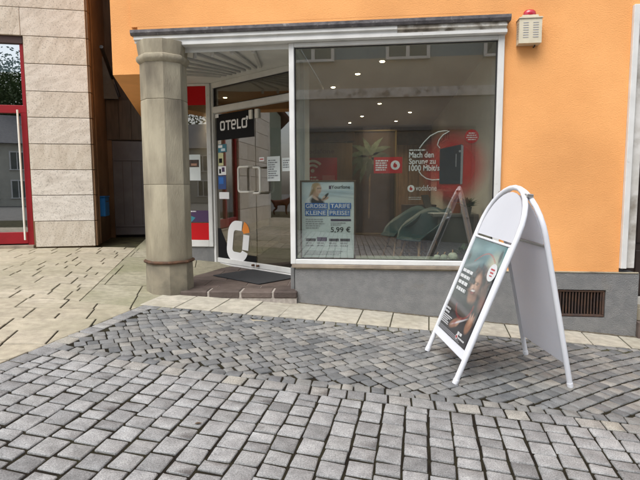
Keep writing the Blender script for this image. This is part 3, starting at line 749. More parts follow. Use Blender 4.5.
# ------------------------------------------------------------------ entrance step, floor tiles, mat
stp = empty('entrance_step', (-1.5, 5.05, 0), 0, 'brown porphyry step and tiled floor before the glass door', 'step')
mi = Matrix.Translation((1.5, -5.05, 0))
sA, sB = Vector((-2.30, 4.925, 0)), Vector((-.838, 5.05, 0)); sd_ = (sB-sA).normalized(); sn = Vector((-sd_.y, sd_.x, 0)); sl_ = (sB-sA).length
def step_block(a, b, d0, d1, z0, z1, name='step_stone', j=.006):
    m = MB(); jz = random.uniform(-.004, .004)
    m.bbox(a+j, b-j, d0+random.uniform(0, .006), d1, z0, z1+jz, .012)
    m.xf(mi @ Matrix.Translation(sA) @ Matrix.Rotation(math.atan2(sd_.y, sd_.x), 4, 'Z')); return m.build(name, BROWNT, stp)
x = sl_
k = 0
while x > .42:
    wd = random.uniform(.25, .33); step_block(x-wd, x, 0, .22, .058, .130); x -= wd
x = sl_-.003
while x > .5:
    wd = random.uniform(.2, .38); step_block(x-wd, x, .012, .2, -.05, .053, j=.009); x -= wd
m = MB(); m.box(.02, sl_-.012, .010, .19, -.06, .1225); m.xf(mi @ Matrix.Translation(sA) @ Matrix.Rotation(math.atan2(sd_.y, sd_.x), 4, 'Z')); m.build('mortar', MORTAR, stp)
def flat_tile(poly, z, mat, parent, name='floor_tile', j=.003, off=(0, 0)):
    cx = sum(p[0] for p in poly)/len(poly); cy = sum(p[1] for p in poly)/len(poly); n = len(poly)
    ar = abs(sum(poly[i][0]*poly[(i+1) % n][1]-poly[(i+1) % n][0]*poly[i][1] for i in range(n)))/2
    if ar < .002: return
    def ins(p, d): dx, dy = cx-p[0], cy-p[1]; l = math.hypot(dx, dy); return (p[0]+dx/l*d*1.3-off[0], p[1]+dy/l*d*1.3-off[1])
    a = [ins(p, j) for p in poly]; b = [ins(p, j+.004) for p in poly]
    vs = [(*p, z-.03) for p in a]+[(*p, z-.003) for p in a]+[(*p, z) for p in b]
    fs = [(r*n+i, r*n+(i+1) % n, (r+1)*n+(i+1) % n, (r+1)*n+i) for r in range(2) for i in range(n)]+[tuple(range(2*n, 3*n))]
    return MB().add(vs, fs).build(name, mat, parent)
fz = .126
hp = [line(tuple((DA+DT*2.2)[:2]), tuple((DA-DT*.2)[:2])), (1, 0, -.88), (0, 1, 6.89), line(tuple((sA+sn*.225)[:2]), tuple((sB+sn*.225)[:2])), (-1, 0, 2.78)]
tr = .33
for i in range(-8, 10):
    for j in range(-10, 9):
        o_ = (j % 2)*.5*tr; u0, v0 = i*tr*1.35+o_, j*tr
        base = Vector((-1.5, 6.0, 0)); T = sd_; N_ = sn
        poly = []
        for (du, dv) in ((0, 0), (tr*1.35, 0), (tr*1.35, tr), (0, tr)):
            q = base+T*(u0+du)+N_*(v0+dv); poly.append((q.x, q.y))
        for h in hp:
            if len(poly) > 2: poly = clip_poly(poly, *h)
        if len(poly) > 2: flat_tile(poly, fz+random.uniform(-.0015, .0015), BROWNT, stp, off=(-1.5, 5.05))
m = MB(); pts = [(-2.78, 5.06), (-.9, 5.2), (-.9, 5.92), (-2.28, 6.93), (-2.78, 6.9)]; m.prism(pts, -.05, fz-.006); m.xf(mi); m.build('floor_bed', MORTAR, stp)
dm = MB(); dm.bbox(-.42, .42, -.30, .30, 0, .012, .004)
o = dm.build('doormat', RUBBER, None); o.location = (-1.475, 5.885, fz+.003); o.rotation_euler = (0, 0, DROT)
tag(o, 'dark grey doormat lying in front of the glass door', 'doormat')

# ------------------------------------------------------------------ siren box on the wall
sb = empty('alarm_siren', (1.303, YF, 2.45), 0, 'cream louvred alarm box with red lamp on the orange wall', 'alarm')
SB = MB(); SB.prism([(-.098, .0), (.098, .0), (.098, .215), (-.098, .215)], -.105, -.004, 'y'); SB.build('housing', CREAM, sb)
MB().prism([(-.105, .2155), (.105, .2155), (.098, .226), (-.098, .226)], -.113, -.002, 'y').build('lid', CREAM, sb)
MB().prism([(-.075, .2265), (.075, .2265), (.068, .25), (-.068, .25)], -.09, -.02, 'y').build('lamp_base', CREAM, sb)
m = MB(); m.lathe([(.052, .2505), (.056, .262), (.052, .285), (.036, .298), (.012, .301)], (0, -.055, 0), 20, 1, .72); m.build('lamp', REDGL, sb, True)
for cx in (-.04, .046):
    for k in range(7):
        z = .048+k*.021; MB().bbox(cx-.024, cx+.024, -.1075, -.1052, z, z+.007, .001).build('louvre', GREYPR, sb)
for k in range(7):
    z = .048+k*.021; MB().bbox(-.1002, -.0982, -.08, -.03, z, z+.007, .001).build('louvre', GREYPR, sb)
MB().tube([(.06, -.03, 0), (.06, -.03, -.012), (.055, -.004, -.016)], .006, 6).build('cable', BLACKPL, sb)

# ------------------------------------------------------------------ stone-clad building on the left
lb = empty('stone_clad_building', C0, A18, 'travertine clad building with red framed glass door at the left edge', 'building')
# local: x along the front (negative = left), y inwards, z up
core = MB()
core.box(-5.5, -2.45, .03, .4, .0, 7.5); core.box(-.85, -.03, .03, .4, 0, 7.5); core.box(-2.45, -.85, .03, .4, 3.30, 7.5)
core.build('wall', BROWNW, lb)
MB().box(-5.5, -5.2, .4, 5, 0, 7.4).build('end_wall', BROWNW, lb)
m = MB(); m.box(-.34, -.031, .401, 5.5, 0, 7.5); m.build('alley_side_wall', BROWNW, lb)
m = MB(); m.prism([(-.028, .0), (-.03, 0.4), (-.03, .06)], .2, 7.5)
MB().box(-5.2, -.35, .4, 5, 7.0, 7.4).build('roof', FLASH, lb)
zs = [.318, .695, 1.072, 1.438, 1.807, 2.18, 2.545, 2.925, 3.301, 3.682, 4.06, 4.44, 4.82, 5.2, 5.58, 5.96, 6.34, 6.72, 7.1, 7.5]
def panel(x0, x1, z0, z1):
    m = MB(); m.bbox(-(x1-x0)/2+.002, (x1-x0)/2-.002, -.018, .0285, -(z1-z0)/2+.004, (z1-z0)/2-.004, .004)
    o = m.build('cladding_panel', TRAV, lb); o.location = ((x0+x1)/2, random.uniform(-.002, .002), (z0+z1)/2); return o
for i in range(len(zs)-1):
    z0, z1 = zs[i], zs[i+1]
    if z0 < 3.3:
        panel(-.832 if i else -.815, 0, z0, z1)
        for (a, b) in ((-3.2, -2.47), (-4.2, -3.2), (-5.5, -4.2)): panel(a, b, z0, z1)
    else:
        j = -.857 if i % 2 == 0 else -1.25
        panel(j, 0, z0, z1)
        e = j
        while e > -5.5: panel(max(e-1.05, -5.5), e, z0, z1); e -= 1.05
    # the returns of the panels at the alley corner
    m = MB(); m.bbox(.001, .0285, .0, .12, z0+.006, z1-.004, .003); o = m.build('corner_return', BROWNW, lb)
rd_ = empty('street_door', (0, 0, 0), parent=lb); tag(rd_, 'red framed glass street door with long pole handle')
MB().box(-2.45, -.852, .02, .12, 3.203, 3.299).build('lintel', LINTEL, rd_)
m = MB(); m.bbox(-.93, -.851, .03, .11, .35, 2.239); m.bbox(-.90, -.851, .04, .11, 2.351, 3.202); m.bbox(-2.45, -.851, .03, .11, 2.24, 2.35); m.bbox(-1.70, -1.62, .03, .11, .35, 2.239); m.bbox(-2.45, -2.37, .03, .11, .35, 3.202)
m.bbox(-1.619, -.931, .035, .105, .37, .54); m.bbox(-2.369, -1.701, .035, .105, .37, .54)
m.build('frame', RED, rd_)
MB().box(-1.62, -.93, .065, .075, .54, 2.24).build('pane', GLASSL, rd_); MB().box(-2.37, -1.70, .065, .075, .54, 2.24).build('pane', GLASSL, rd_); MB().box(-2.37, -.90, .065, .075, 2.35, 3.203).build('pane', GLASSL, rd_)
MB().tube([(-.955, -.02, .43), (-.955, -.02, 2.28)], .014, 8).build('pole_handle', CREAMH, rd_, True)
m = MB(); m.tube([(-.955, -.02, .62), (-.955, .07, .62)], .008, 6); m.tube([(-.955, -.02, 2.08), (-.955, .07, 2.08)], .008, 6); m.build('handle_fixing', STEEL, rd_)
MB().bbox(-2.5, -.845, -.03, .12, .30, .352).build('threshold', SILL, rd_)
MB().box(-5.1, -.4, 3.0, 3.1, .3, 3.4).build('inner_wall', GREYD, lb)
MB().tube([(.012, .26, .33), (.012, .26, 7.3)], .016, 8).build('conduit', BROWNW, lb)
bb = empty('letter_box', (0, 0, 0), 0, 'blue letter box on the brown alley wall', 'letter box')
bb.location = C0; bb.rotation_euler = (0, 0, A18)
MB().bbox(-.029, .085, .34, .66, .735, 1.03, .01).build('body', BLUEBX, bb)
MB().bbox(-.029, .095, .33, .67, 1.032, 1.05, .005).build('lid', BLUEBX, bb)
MB().bbox(.0855, .09, .42, .60, .955, .975, .001).build('slot', BLACKPL, bb)
# the alley's far end
av = empty('alley_end', C0, A18, 'dark timber wall with grey door closing the narrow alley', 'wall')
MB().box(-.03, 2.2, 1.30, 1.42, 1.985, 2.66).build('timber_panel', DARKW, av)
for k in range(7):
    x = -.02+k*.2; MB().bbox(x, x+.195, 1.282, 1.2995, 1.995, 2.655, .004).build('plank', DARKW, av)
dd = MB().bbox(.045, .66, 1.30, 1.36, .36, 1.975, .006).build('door', DARKD, av)
MB().bbox(.06, .64, 1.290, 1.2995, 1.64, 1.665, .003).build('rail', DARKD, dd); MB().bbox(.06, .64, 1.290, 1.2995, .50, .53, .003).build('rail', DARKD, dd)
for xx in (.20, .35, .5): MB().bbox(xx, xx+.006, 1.294, 1.2995, .54, 1.63, .001).build('groove', DARKW, dd)
MB().box(-.03, .044, 1.30, 1.42, .2, 1.984).build('post', BROWNW, av); MB().box(.661, 2.2, 1.30, 1.42, .2, 1.984).build('side_panel', DARKW, av)
MB().box(.045, .66, 1.38, 1.42, .2, 1.98).build('backing', BLACKPL, av)
m = MB(); m.prism([(-.03, 2.661), (.20, 2.661), (.10, 3.2), (-.03, 3.35)], 1.20, 1.24, 'y'); m.build('grey_sheet', GREYROOF, av)
m = MB(); m.tube([(.12, .4, 3.3), (.12, 1.22, 3.0), (.21, 1.22, 2.70)], .03, 8); m.build('gutter', BLACKPL, av)
MB().box(-.03, 2.2, 1.45, 1.5, 2.66, 7.5).build('upper_wall', DARKW, av)

# ------------------------------------------------------------------ printed pictures: soft brush strokes on a fine grid
def print_mat():
    m, n, l, b = nodes('photo_print'); v = n.new('ShaderNodeVertexColor'); v.layer_name = 'ink'; l.new(v.outputs[0], b.inputs['Base Color']); b.inputs['Roughness'].default_value = .45; b.inputs['Specular IOR Level'].default_value = .3; return m
PHOTO = print_mat()
def photo_sheet(name, x0, x1, z0, z1, nx, nz, base, ops, y, parent, flip=1):
    """a flat print; ops = (kind, cx, cz, rx, rz, angle, colour, softness, opacity) in picture units 0..1"""
    vs = []; cols = []
    for j in range(nz+1):
        for i in range(nx+1):
            u, v = i/nx, j/nz; c = list(base(u, v))
            for (cx, cz, rx, rz, an, col, soft, op) in ops:
                dx, dz = u-cx, v-cz
                if abs(dx) > rx*1.6+rz*1.6 and abs(dz) > rz*1.6+rx*1.6: continue
                ca_, sa_ = math.cos(an), math.sin(an); p, q = (dx*ca_+dz*sa_)/rx, (-dx*sa_+dz*ca_)/rz; d = math.sqrt(p*p+q*q)
                a = max(0., min(1., (1+soft-d)/(2*soft)))*op
                if a > 0: c = [c[k]*(1-a)+col[k]*a for k in range(3)]
            vs.append((x0+(x1-x0)*u, y, z0+(z1-z0)*v)); cols.append((*c, 1))
    fs = [(j*(nx+1)+i, j*(nx+1)+i+1, (j+1)*(nx+1)+i+1, (j+1)*(nx+1)+i) for j in range(nz) for i in range(nx)]
    me = bpy.data.meshes.new(name); me.from_pydata(vs, [], fs); at = me.color_attributes.new('ink', 'FLOAT_COLOR', 'POINT')
    at.data.foreach_set('color', [k for c in cols for k in c]); me.materials.append(PHOTO)
    o = bpy.data.objects.new(name, me); COL.objects.link(o); o.parent = parent; return o

# ------------------------------------------------------------------ A-board
FLv, FRv, BLv, BRv = Vector((.353, 4.051, -.114)), Vector((.484, 3.419, -.137)), Vector((1.146, 4.232, -.174)), Vector((1.279, 3.597, -.197))
ab = empty('advertising_board', (FLv+FRv+BLv+BRv)/4, 0, 'white round-topped A-board with dark poster standing on the cobbles', 'sign')
abi = Matrix.Translation(-ab.location)
ax = ((FRv-FLv)+(BRv-BLv)).normalized(); oF, oB = (FLv+FRv)/2, (BLv+BRv)/2
run = oB-oF; mid = (oF+oB)/2; upn = ax.cross(run.normalized()); upn = upn if upn.z > 0 else -upn
HT = 1.318; apex = mid+upn*HT
RW = .318
def panel_frame(o, flip):
    up = (apex-o); L = up.length; up.normalize(); nrm = ax.cross(up).normalized()   # nrm: local y
    M = Matrix((ax, nrm, up)).transposed().to_4x4(); M.translation = o
    return M, L
MF, LF = panel_frame(oF, 1); MBk, LBk = panel_frame(oB, -1)
outF = -1 if (MF.to_3x3() @ Vector((0, 1, 0))).dot(oF-oB) < 0 else 1   # sign of local y that points outwards on the front
def arch(r, z0, L, n=14):
    pts = [(-r, z0)]; zc = L-RW
    for i in range(n+1): t_ = math.pi-math.pi*i/n; pts.append((r*math.cos(t_), zc+r*math.sin(t_)))
    return pts+[(r, z0)]
def mk(mb, M, name, mat, parent=ab, smooth=False):
    mb.xf(abi @ M); return mb.build(name, mat, parent, smooth)
fo = outF
for nm, M, L in (('front_frame', MF, LF), ('rear_frame', MBk, LBk)):
    pts = arch(RW, 0.012, L)
    f_ = mk(MB().tube([(x, 0, z) for x, z in pts], .0185, 10), M, nm, ALU, smooth=True)
    for sx in (-1, 1):
        mk(MB().lathe([(.0195, 0), (.0205, .004), (.0205, .03), (.0190, .034)], (sx*RW, 0, 0), 12), M, 'foot_cap', ALU, f_)
# front: head, poster case
zc0 = .985
hp_ = arch(RW-.035, zc0+.015, LF)
head = mk(MB().prism(hp_, -.004, .004, 'y'), MF, 'head_panel', HEADP)
y0, y1 = (-.014, .010)
case = mk(MB().box(-.287, .287, -.006, .006, .222, .967), MF, 'poster_case', DARKPR)
for sx in (-.293, .293): mk(MB().bbox(sx-.009, sx+.009, -.014, .014, .223, .966, .004), MF, 'clip_rail', ALU)
mk(MB().bbox(-.302, .302, -.014, .014, .160, .222, .004), MF, 'bottom_rail', ALU)
mk(MB().bbox(-.302, .302, -.014, .014, .967, .984, .004), MF, 'top_rail', ALU)
# the printed poster on the outer face
PM = MF.copy()
pe = empty('poster', (0, 0, 0), parent=ab); tag(pe, 'poster of a laughing man with dark curly hair')
pe.matrix_basis = abi @ MF @ Matrix.Diagonal((1, -fo if fo > 0 else 1, 1, 1)) if False else abi @ MF
ys = (lambda k: (fo*(.007+.0011*k)))
def pr(name, outs, mat, k):
    m = MB()
    for o_ in outs: m.prism(o_, ys(k), ys(k)+fo*.0009, 'y')
    return m.build(name, mat, pe)
def ribbon(path, w):
    outs = []
    for i in range(len(path)-1):
        a, b = Vector(path[i]), Vector(path[i+1]); d = (b-a).normalized(); n_ = Vector((-d.y, d.x))*w/2
        outs.append([tuple(a-n_), tuple(b-n_), tuple(b+n_), tuple(a+n_)])
    return outs
rdh = random.Random(4)
def man_base(u, v):
    t = max(0., min(1., (v-.58-.10*u)/.16)); g = .75+.35*u
    k = .5+.5*math.sin(u*9+v*5)*math.sin(v*14-u*3)
    top = (.10*g+.03*k, .20*g+.03*k, .21*g+.02*k); low = (.030+.012*k, .029+.011*k, .032+.012*k)
    return [low[i]*(1-t)+top[i]*t for i in range(3)]
SK1, SK2, SK3, DKH, BRH, SHR = (.50, .29, .19), (.34, .17, .105), (.62, .42, .31), (.022, .015, .014), (.13, .062, .042), (.026, .025, .028)
ops = [(.78, .80, .13, .09, .3, (.66, .60, .40), .8, .8), (.90, .90, .035, .06, .1, (.03, .035, .04), .3, .9), (.06, .80, .035, .05, .2, (.035, .04, .045), .4, .85), (.22, .73, .20, .02, .25, (.42, .48, .47), .8, .5), (.12, .90, .14, .05, 0, (.42, .58, .58), .9, .5), (.52, .93, .2, .04, .1, (.30, .48, .50), .9, .5)]
ops += [(.62, .60, .27, .155, .15, DKH, .25, 1)]
for i in range(150):
    a_ = rdh.uniform(0, 6.28); q_ = rdh.random()**.5; ops.append((.62+.30*q_*math.cos(a_), .60+.17*q_*math.sin(a_), rdh.uniform(.012, .035), rdh.uniform(.007, .018), rdh.uniform(0, 3), rdh.choice((DKH, DKH, BRH, (.20, .105, .075), (.07, .035, .026))), .5, .85))
ops += [(.60, .42, .11, .06, .2, SK2, .3, 1), (.36, .28, .46, .135, .05, SHR, .3, 1), (.82, .25, .25, .14, -.1, SHR, .3, 1), (.30, .36, .2, .05, .35, (.045, .044, .048), .9, .8),
        (.575, .535, .145, .110, 1.25, SK2, .16, 1), (.555, .545, .115, .082, 1.25, SK1, .45, 1), (.53, .575, .06, .035, 1.2, SK3, .9, .9), (.50, .535, .045, .022, 1.3, SK3, .9, .8), (.62, .52, .03, .05, .2, SK3, .9, .35), (.67, .53, .045, .09, .15, (.18, .085, .055), .8, .7),
        (.50, .585, .045, .007, .15, DKH, .5, .85), (.61, .592, .045, .007, -.05, DKH, .5, .85), (.505, .570, .028, .008, .1, DKH, .5, .9), (.60, .575, .028, .008, 0, DKH, .5, .9), (.545, .545, .018, .022, .2, SK2, .7, .7),
        (.575, .475, .10, .040, .1, (.09, .045, .035), .6, .9), (.555, .497, .070, .026, .12, (.10, .02, .02), .25, 1), (.553, .505, .058, .010, .12, (.75, .72, .68), .3, 1), (.555, .482, .04, .008, .12, (.45, .16, .14), .5, .8), (.56, .452, .05, .012, .1, SK2, .7, .7),
        (.86, .50, .06, .10, .3, BRH, .6, .8), (.90, .44, .05, .06, .2, (.30, .13, .10), .8, .7)]
ops += [(.42, .135, .13, .045, .35, SK2, .25, 1), (.52, .165, .06, .030, .8, SK1, .4, 1), (.82, .20, .085, .075, .9, SK2, .2, 1), (.83, .24, .05, .03, 1.0, SK1, .5, 1), (.78, .27, .015, .04, .3, SK1, .4, 1), (.83, .285, .015, .04, .1, SK1, .4, 1), (.88, .275, .015, .04, -.1, SK2, .4, 1), (.54, .175, .19, .010, .35, (.68, .68, .70), .35, 1), (.42, .14, .035, .02, .4, (.35, .05, .05), .5, .6)]
for k_ in range(26):
    t_ = k_/25; a_ = 3.5+t_*2.9; ops.append((.50+.25*math.cos(a_), .36+.155*math.sin(a_), .014, .010, a_, (.30, .025, .03), .4, .9))
for k_ in range(30):
    t_ = k_/29; ops.append((.26+.56*t_, .775+.115*math.sin(t_*2.6)+.0, .012, .006, .2, (.44, .07, .06), .4, .95))
photo_sheet('poster_photo', -.282, .282, .226, .962, 84, 110, man_base, ops, ys(.6), pe)
pr('poster_badge', [disc_pts(.215, .77, .062, 24)], WPRINT, 9)
pr('poster_badge_print', [rect(.185, .245, .785, .797), rect(.19, .24, .762, .774), rect(.195, .235, .742, .75)], REDP, 10)
for k, (x0, x1, z) in enumerate(((-.25, .0, .69), (-.262, .02, .645))): pr('poster_bar', [rect(x0, x1, z, z+.03)], DARKPR, 9)
for k, (x0, x1, z) in enumerate(((-.245, -.045, .595), (-.235, -.03, .545))): pr('poster_bar', [rect(x0, x1, z, z+.036)], BPRINT, 9)
def pr_lines(x0, x1, zt, n, lh, mat, k, seed, h=.55):
    rdl = random.Random(seed); outs = []
    for i in range(n):
        x = x0; xe = x1-(x1-x0)*.4*rdl.random(); z = zt-i*lh
        while x < xe:
            w_ = rdl.uniform(.8, 3)*lh*h; e = min(x+w_, xe); outs.append(rect(x, e, z-lh*h, z)); x = e+lh*.25
    pr('poster_print', outs, mat, k)
pr_lines(-.24, -.05, .626, 1, .04, WPRINT, 10, 3, .65); pr_lines(-.23, -.04, .576, 1, .04, WPRINT, 10, 4, .65); pr_lines(-.24, .0, .717, 1, .036, WPRINT, 10, 5, .65); pr_lines(-.25, .01, .672, 1, .036, WPRINT, 10, 6, .65)
pr_lines(-.265, -.16, .40, 2, .026, WPRINT, 9, 7); pr_lines(-.265, -.07, .345, 5, .014, WPRINT, 9, 8); pr_lines(-.262, .2, .26, 3, .010, GREYPR, 9, 9)
pr_lines(.09, .19, .30, 1, .035, WPRINT, 9, 10)
pr('poster_emblem', [disc_pts(.10, .262, .02, 16)], WPRINT, 9); pr('poster_emblem_mark', [disc_pts(.10, .262, .011, 12)], REDP, 10); pr_lines(.13, .26, .268, 1, .02, WPRINT, 9, 11)
# cover sheet of the poster case
mk(MB().box(-.283, .283, fo*.022-.0006, fo*.022+.0006, .224, .965), MF, 'cover_sheet', glass_mat('poster_cover', .02, (.96, .965, .97), .08))
# rear panel, seen from inside
mk(MB().box(-.292, .292, -.004, .004, .165, .985), MBk, 'rear_sheet', BACKP)
mk(MB().bbox(-.302, .302, -.012, .012, .985, 1.004, .003), MBk, 'rear_top_rail', STEEL)
for sx in (-.2965, .2965): mk(MB().bbox(sx-.0065, sx+.0065, -.010, .010, .16, .984, .003), MBk, 'rear_clip_rail', ALU)
mk(MB().prism(arch(RW-.05, 1.006, LBk), -.004, .004, 'y'), MBk, 'rear_head_panel', BACKP)
for sx in (-.20, .20):
    m = MB(); m.bbox(sx-.022, sx+.022, -.025, .025, -.012, .012, .004); Mh = Matrix((ax, run.normalized(), upn)).transposed().to_4x4(); Mh.translation = apex-upn*.012-Vector((0, 0, .035)); mk(m, Mh, 'hinge', STEEL)

# ------------------------------------------------------------------ what hangs in and on the glass
def emblem(parent, cx, cz, r, y, disc, mark):
    """round emblem with a hanging comma"""
    flat('emblem', [disc_pts(cx, cz, r, 24)], disc, y, parent)
    pts = [(.12, .78), (-.12, .62), (-.32, .34), (-.46, .02), (-.44, -.28), (-.22, -.52), (.08, -.56), (.34, -.42), (.46, -.12), (.36, .16), (.12, .28), (.0, .36), (.02, .58)]
    flat('emblem_mark', [[(cx+px*r*.95, cz+pz*r*.95) for px, pz in pts]], mark, y-.0015, parent)
GX = lambda px: .557+(px-442)*.00937
GZ = lambda py: 1.699-(py-131)*.00953
# framed tariff poster leaning in the window
rdl0 = random.Random(8)
fp = empty('framed_poster', (-.552, 5.23, .4375), 0, 'wood framed price poster standing in the shop window', 'poster')
m = MB(); W2, H2 = .282, .80
m.bbox(-W2, -W2+.017, -.012, .016, 0, H2, .003); m.bbox(W2-.017, W2, -.012, .016, 0, H2, .003); m.bbox(-W2+.0175, W2-.0175, -.012, .016, 0, .017, .003); m.bbox(-W2+.0175, W2-.0175, -.012, .016, H2-.017, H2, .003); m.build('frame', WOODF, fp)
MB().box(-W2+.017, W2-.017, -.004, .012, .017, H2-.017).build('sheet', pm('poster_paper', (.66, .72, .72), .5, (.72, .76, .76), 2, 3), fp)
MB().box(-W2+.017, W2-.017, .0125, .016, .017, H2-.017).build('backing_board', WOODF, fp)
yy = -.0055
def street_base(u, v):
    k = .5+.5*math.sin(u*5-v*9); t = max(0., min(1., (v-.12-.15*u)/.25)); bg = (.46+.16*k, .57+.12*k, .64+.09*k); pp = (.66, .72, .72)
    return [pp[i]*(1-t)+bg[i]*t for i in range(3)]
HB, HB2, WS, WS2 = (.40, .26, .13), (.24, .145, .07), (.64, .43, .33), (.46, .27, .19)
ops = [(.70, .55, .42, .035, -.22, (.33, .40, .45), .9, .7), (.66, .40, .42, .025, -.25, (.40, .46, .50), .9, .7), (.75, .68, .40, .02, -.2, (.72, .76, .78), .9, .7), (.08, .62, .08, .25, .1, (.62, .68, .70), .9, .6)]
ops += [(.25, .52, .085, .42, -.15, HB, .2, 1), (.19, .38, .05, .30, -.1, HB2, .4, .8), (.275, .84, .075, .14, 0, HB, .2, 1)]
for k_ in range(26): ops.append((.17+.12*rdl0.random(), .25+.6*rdl0.random(), .006, .10, -.12, rdl0.choice((HB, HB2, (.52, .36, .20))), .5, .7))
ops += [(.16, .22, .085, .26, -.35, (.74, .75, .76), .2, 1), (.265, .40, .05, .18, .1, WS2, .25, 1), (.325, .68, .055, .185, -.06, WS, .18, 1), (.30, .60, .02, .12, 0, WS2, .8, .6), (.315, .735, .022, .028, 0, (.05, .045, .05), .35, .9), (.358, .735, .018, .026, 0, (.05, .045, .05), .35, .9), (.315, .735, .014, .018, 0, (.34, .24, .20), .4, .9), (.358, .735, .012, .016, 0, (.34, .24, .20), .4, .9), (.345, .585, .022, .016, 0, (.48, .14, .13), .5, .9), (.347, .655, .008, .05, .1, WS2, .8, .6),
        (.30, .14, .13, .24, .25, (.018, .018, .022), .18, 1), (.255, .33, .035, .12, .5, WS, .3, 1), (.45, .30, .05, .10, -.6, WS2, .25, 1), (.46, .40, .03, .15, -.35, (.012, .012, .014), .15, 1), (.425, .36, .022, .06, -.3, WS, .3, 1)]
photo_sheet('photo', -.262, .262, .545, .782, 96, 44, street_base, ops, yy, fp)
text('brand_lettering', 'Yourfone', (.035, .225, .715, .75), BPRINT, yy-.003, fp, .01)
flat('brand_mark', [rect(.012, .034, .712, .745)], PURPR, yy-.003, fp)
for (x0, x1, z0, z1, s) in ((-.232, .0, .512, .572, 'GROSSE'), (.02, .235, .512, .572, 'TARIFE'), (-.232, -.01, .443, .503, 'KLEINE'), (.01, .225, .443, .503, 'PREISE!')):
    flat('headline_bar', [rect(x0, x1, z0, z1)], BLUEPR, yy-.006, fp); text('headline', s, (x0+.01, x1-.01, z0+.009, z1-.009), WPRINT, yy-.0076, fp, .012)
text('price', '5,99 €', (.03, .23, .27, .332), BPRINT, yy-.003, fp, .006)
flat('price_bar', [rect(.03, .235, .39, .41)], PURPR, yy-.002, fp)
small_print('small_print', -.225, -.02, .412, 5, .022, GREYPR, yy-.002, fp, 3); small_print('small_print', .03, .2, .375, 2, .02, GREYPR, yy-.002, fp, 4)
for i, x in enumerate((-.225, -.11, .012, .125)):
    flat('table_head', [rect(x, x+.10, .185, .212 if i != 1 else .225)], PURPR if i == 1 else BPRINT, yy-.002, fp); small_print('table_text', x, x+.09, .172, 2, .026, GREYPR, yy-.002, fp, 10+i)
small_print('foot_print', -.24, .24, .085, 3, .016, GREYPR, yy-.002, fp, 5, .3)

# campaign film on the pane
GLOW = film_mat('red_film_glow', (.62, .02, .02), .86, (.68, 5.15, 1.36), (.36, .5, .40))
cf = empty('window_graphic', (0, 0, 0), 0, 'large red router advert film stuck inside the shop window', 'sticker')
yG = 5.1500
MB().box(.24, 1.03, yG+.006, yG+.0068, .95, 1.80).build('red_fade', GLOW, cf)
def tri(name, pts, r, mat): return MB().tube([(GX(x), yG, GZ(y)) for x, y in pts], r, 6).build(name, mat, cf)
tri('mark_outline', [(440, 148), (437.5, 145), (439, 140), (443, 135), (449.5, 131.5), (445, 131), (438, 132), (430, 136), (424, 142), (419.5, 148)], .0055, WPRINT)
tri('mark_outline', [(419, 171), (422, 175), (427, 178.5), (433, 180), (440, 179.5)], .0055, WPRINT)
rt = MB(); rt.prism([(GX(440), GZ(149)), (GX(462), GZ(144.5)), (GX(463.5), GZ(146)), (GX(463.2), GZ(184)), (GX(440), GZ(184))], yG-.002, yG-.0006, 'y'); rt.build('router_print', pm('router_print', (.02, .03, .045), .35, (.035, .045, .06), 3, 3), cf)
flat('router_edge', [[(GX(461.2), GZ(145)), (GX(463.5), GZ(146)), (GX(463.2), GZ(184)), (GX(461), GZ(184.5))]], GREYPR, yG-.0032, cf)
flat('router_line', [rect(GX(456), GX(456.8), GZ(167), GZ(154))], GREYPR, yG-.0032, cf)
flat('router_emblem', [disc_pts(GX(460), GZ(151.5), .011, 14)], GREYPR, yG-.0034, cf)
small_print('headline_small', GX(409), GX(426), GZ(149.2), 1, .024, WPRINT, yG-.002, cf, 2, .0)
text('headline', 'Mach den', (GX(409), GX(434), GZ(157.5), GZ(151.5)), WPRINT, yG-.002, cf, .02)
text('headline', 'Sprung zu', (GX(409), GX(436), GZ(165.5), GZ(158.2)), WPRINT, yG-.002, cf, .02)
text('headline', '1000 Mbit/s', (GX(409), GX(440), GZ(170.8), GZ(164.8)), WPRINT, yG-.0036, cf, .02)
emblem(cf, GX(411.4), GZ(188.5), .034, yG-.002, WPRINT, REDP)
text('brand_lettering', 'vodafone', (GX(416.2), GX(437.5), GZ(190.8), GZ(185)), WPRINT, yG-.002, cf, .0)
small_print('foot_print', GX(409), GX(430), GZ(197), 2, .018, film_mat('thin_white_film', (.8, .8, .8), .35), yG-.002, cf, 6)
rs = empty('round_sticker', (GX(471.5), yG, GZ(137)), 0, 'small round red sticker on the upper right of the window', 'sticker')
flat('disc', [disc_pts(0, 0, .066, 28)], REDP, 0, rs); 
for i, (w_, z_) in enumerate(((.03, .035), (.045, .015), (.05, -.005), (.035, -.025))): small_print('print', -w_, w_, z_, 1, .018, WPRINT, -.0015, rs, 20+i, 0)
fg = empty('red_flag_sticker', (GX(387.5), yG, GZ(164.7)), 0, 'red sticker with round emblem left of the advert lettering', 'sticker')
flat('sheet', [rect(-.137, .137, -.078, .078)], REDP, 0, fg); emblem(fg, .07, .0, .045, -.0018, WPRINT, REDP)
small_print('print', -.12, .0, .05, 5, .022, WPRINT, -.0018, fg, 31, .5, .6)

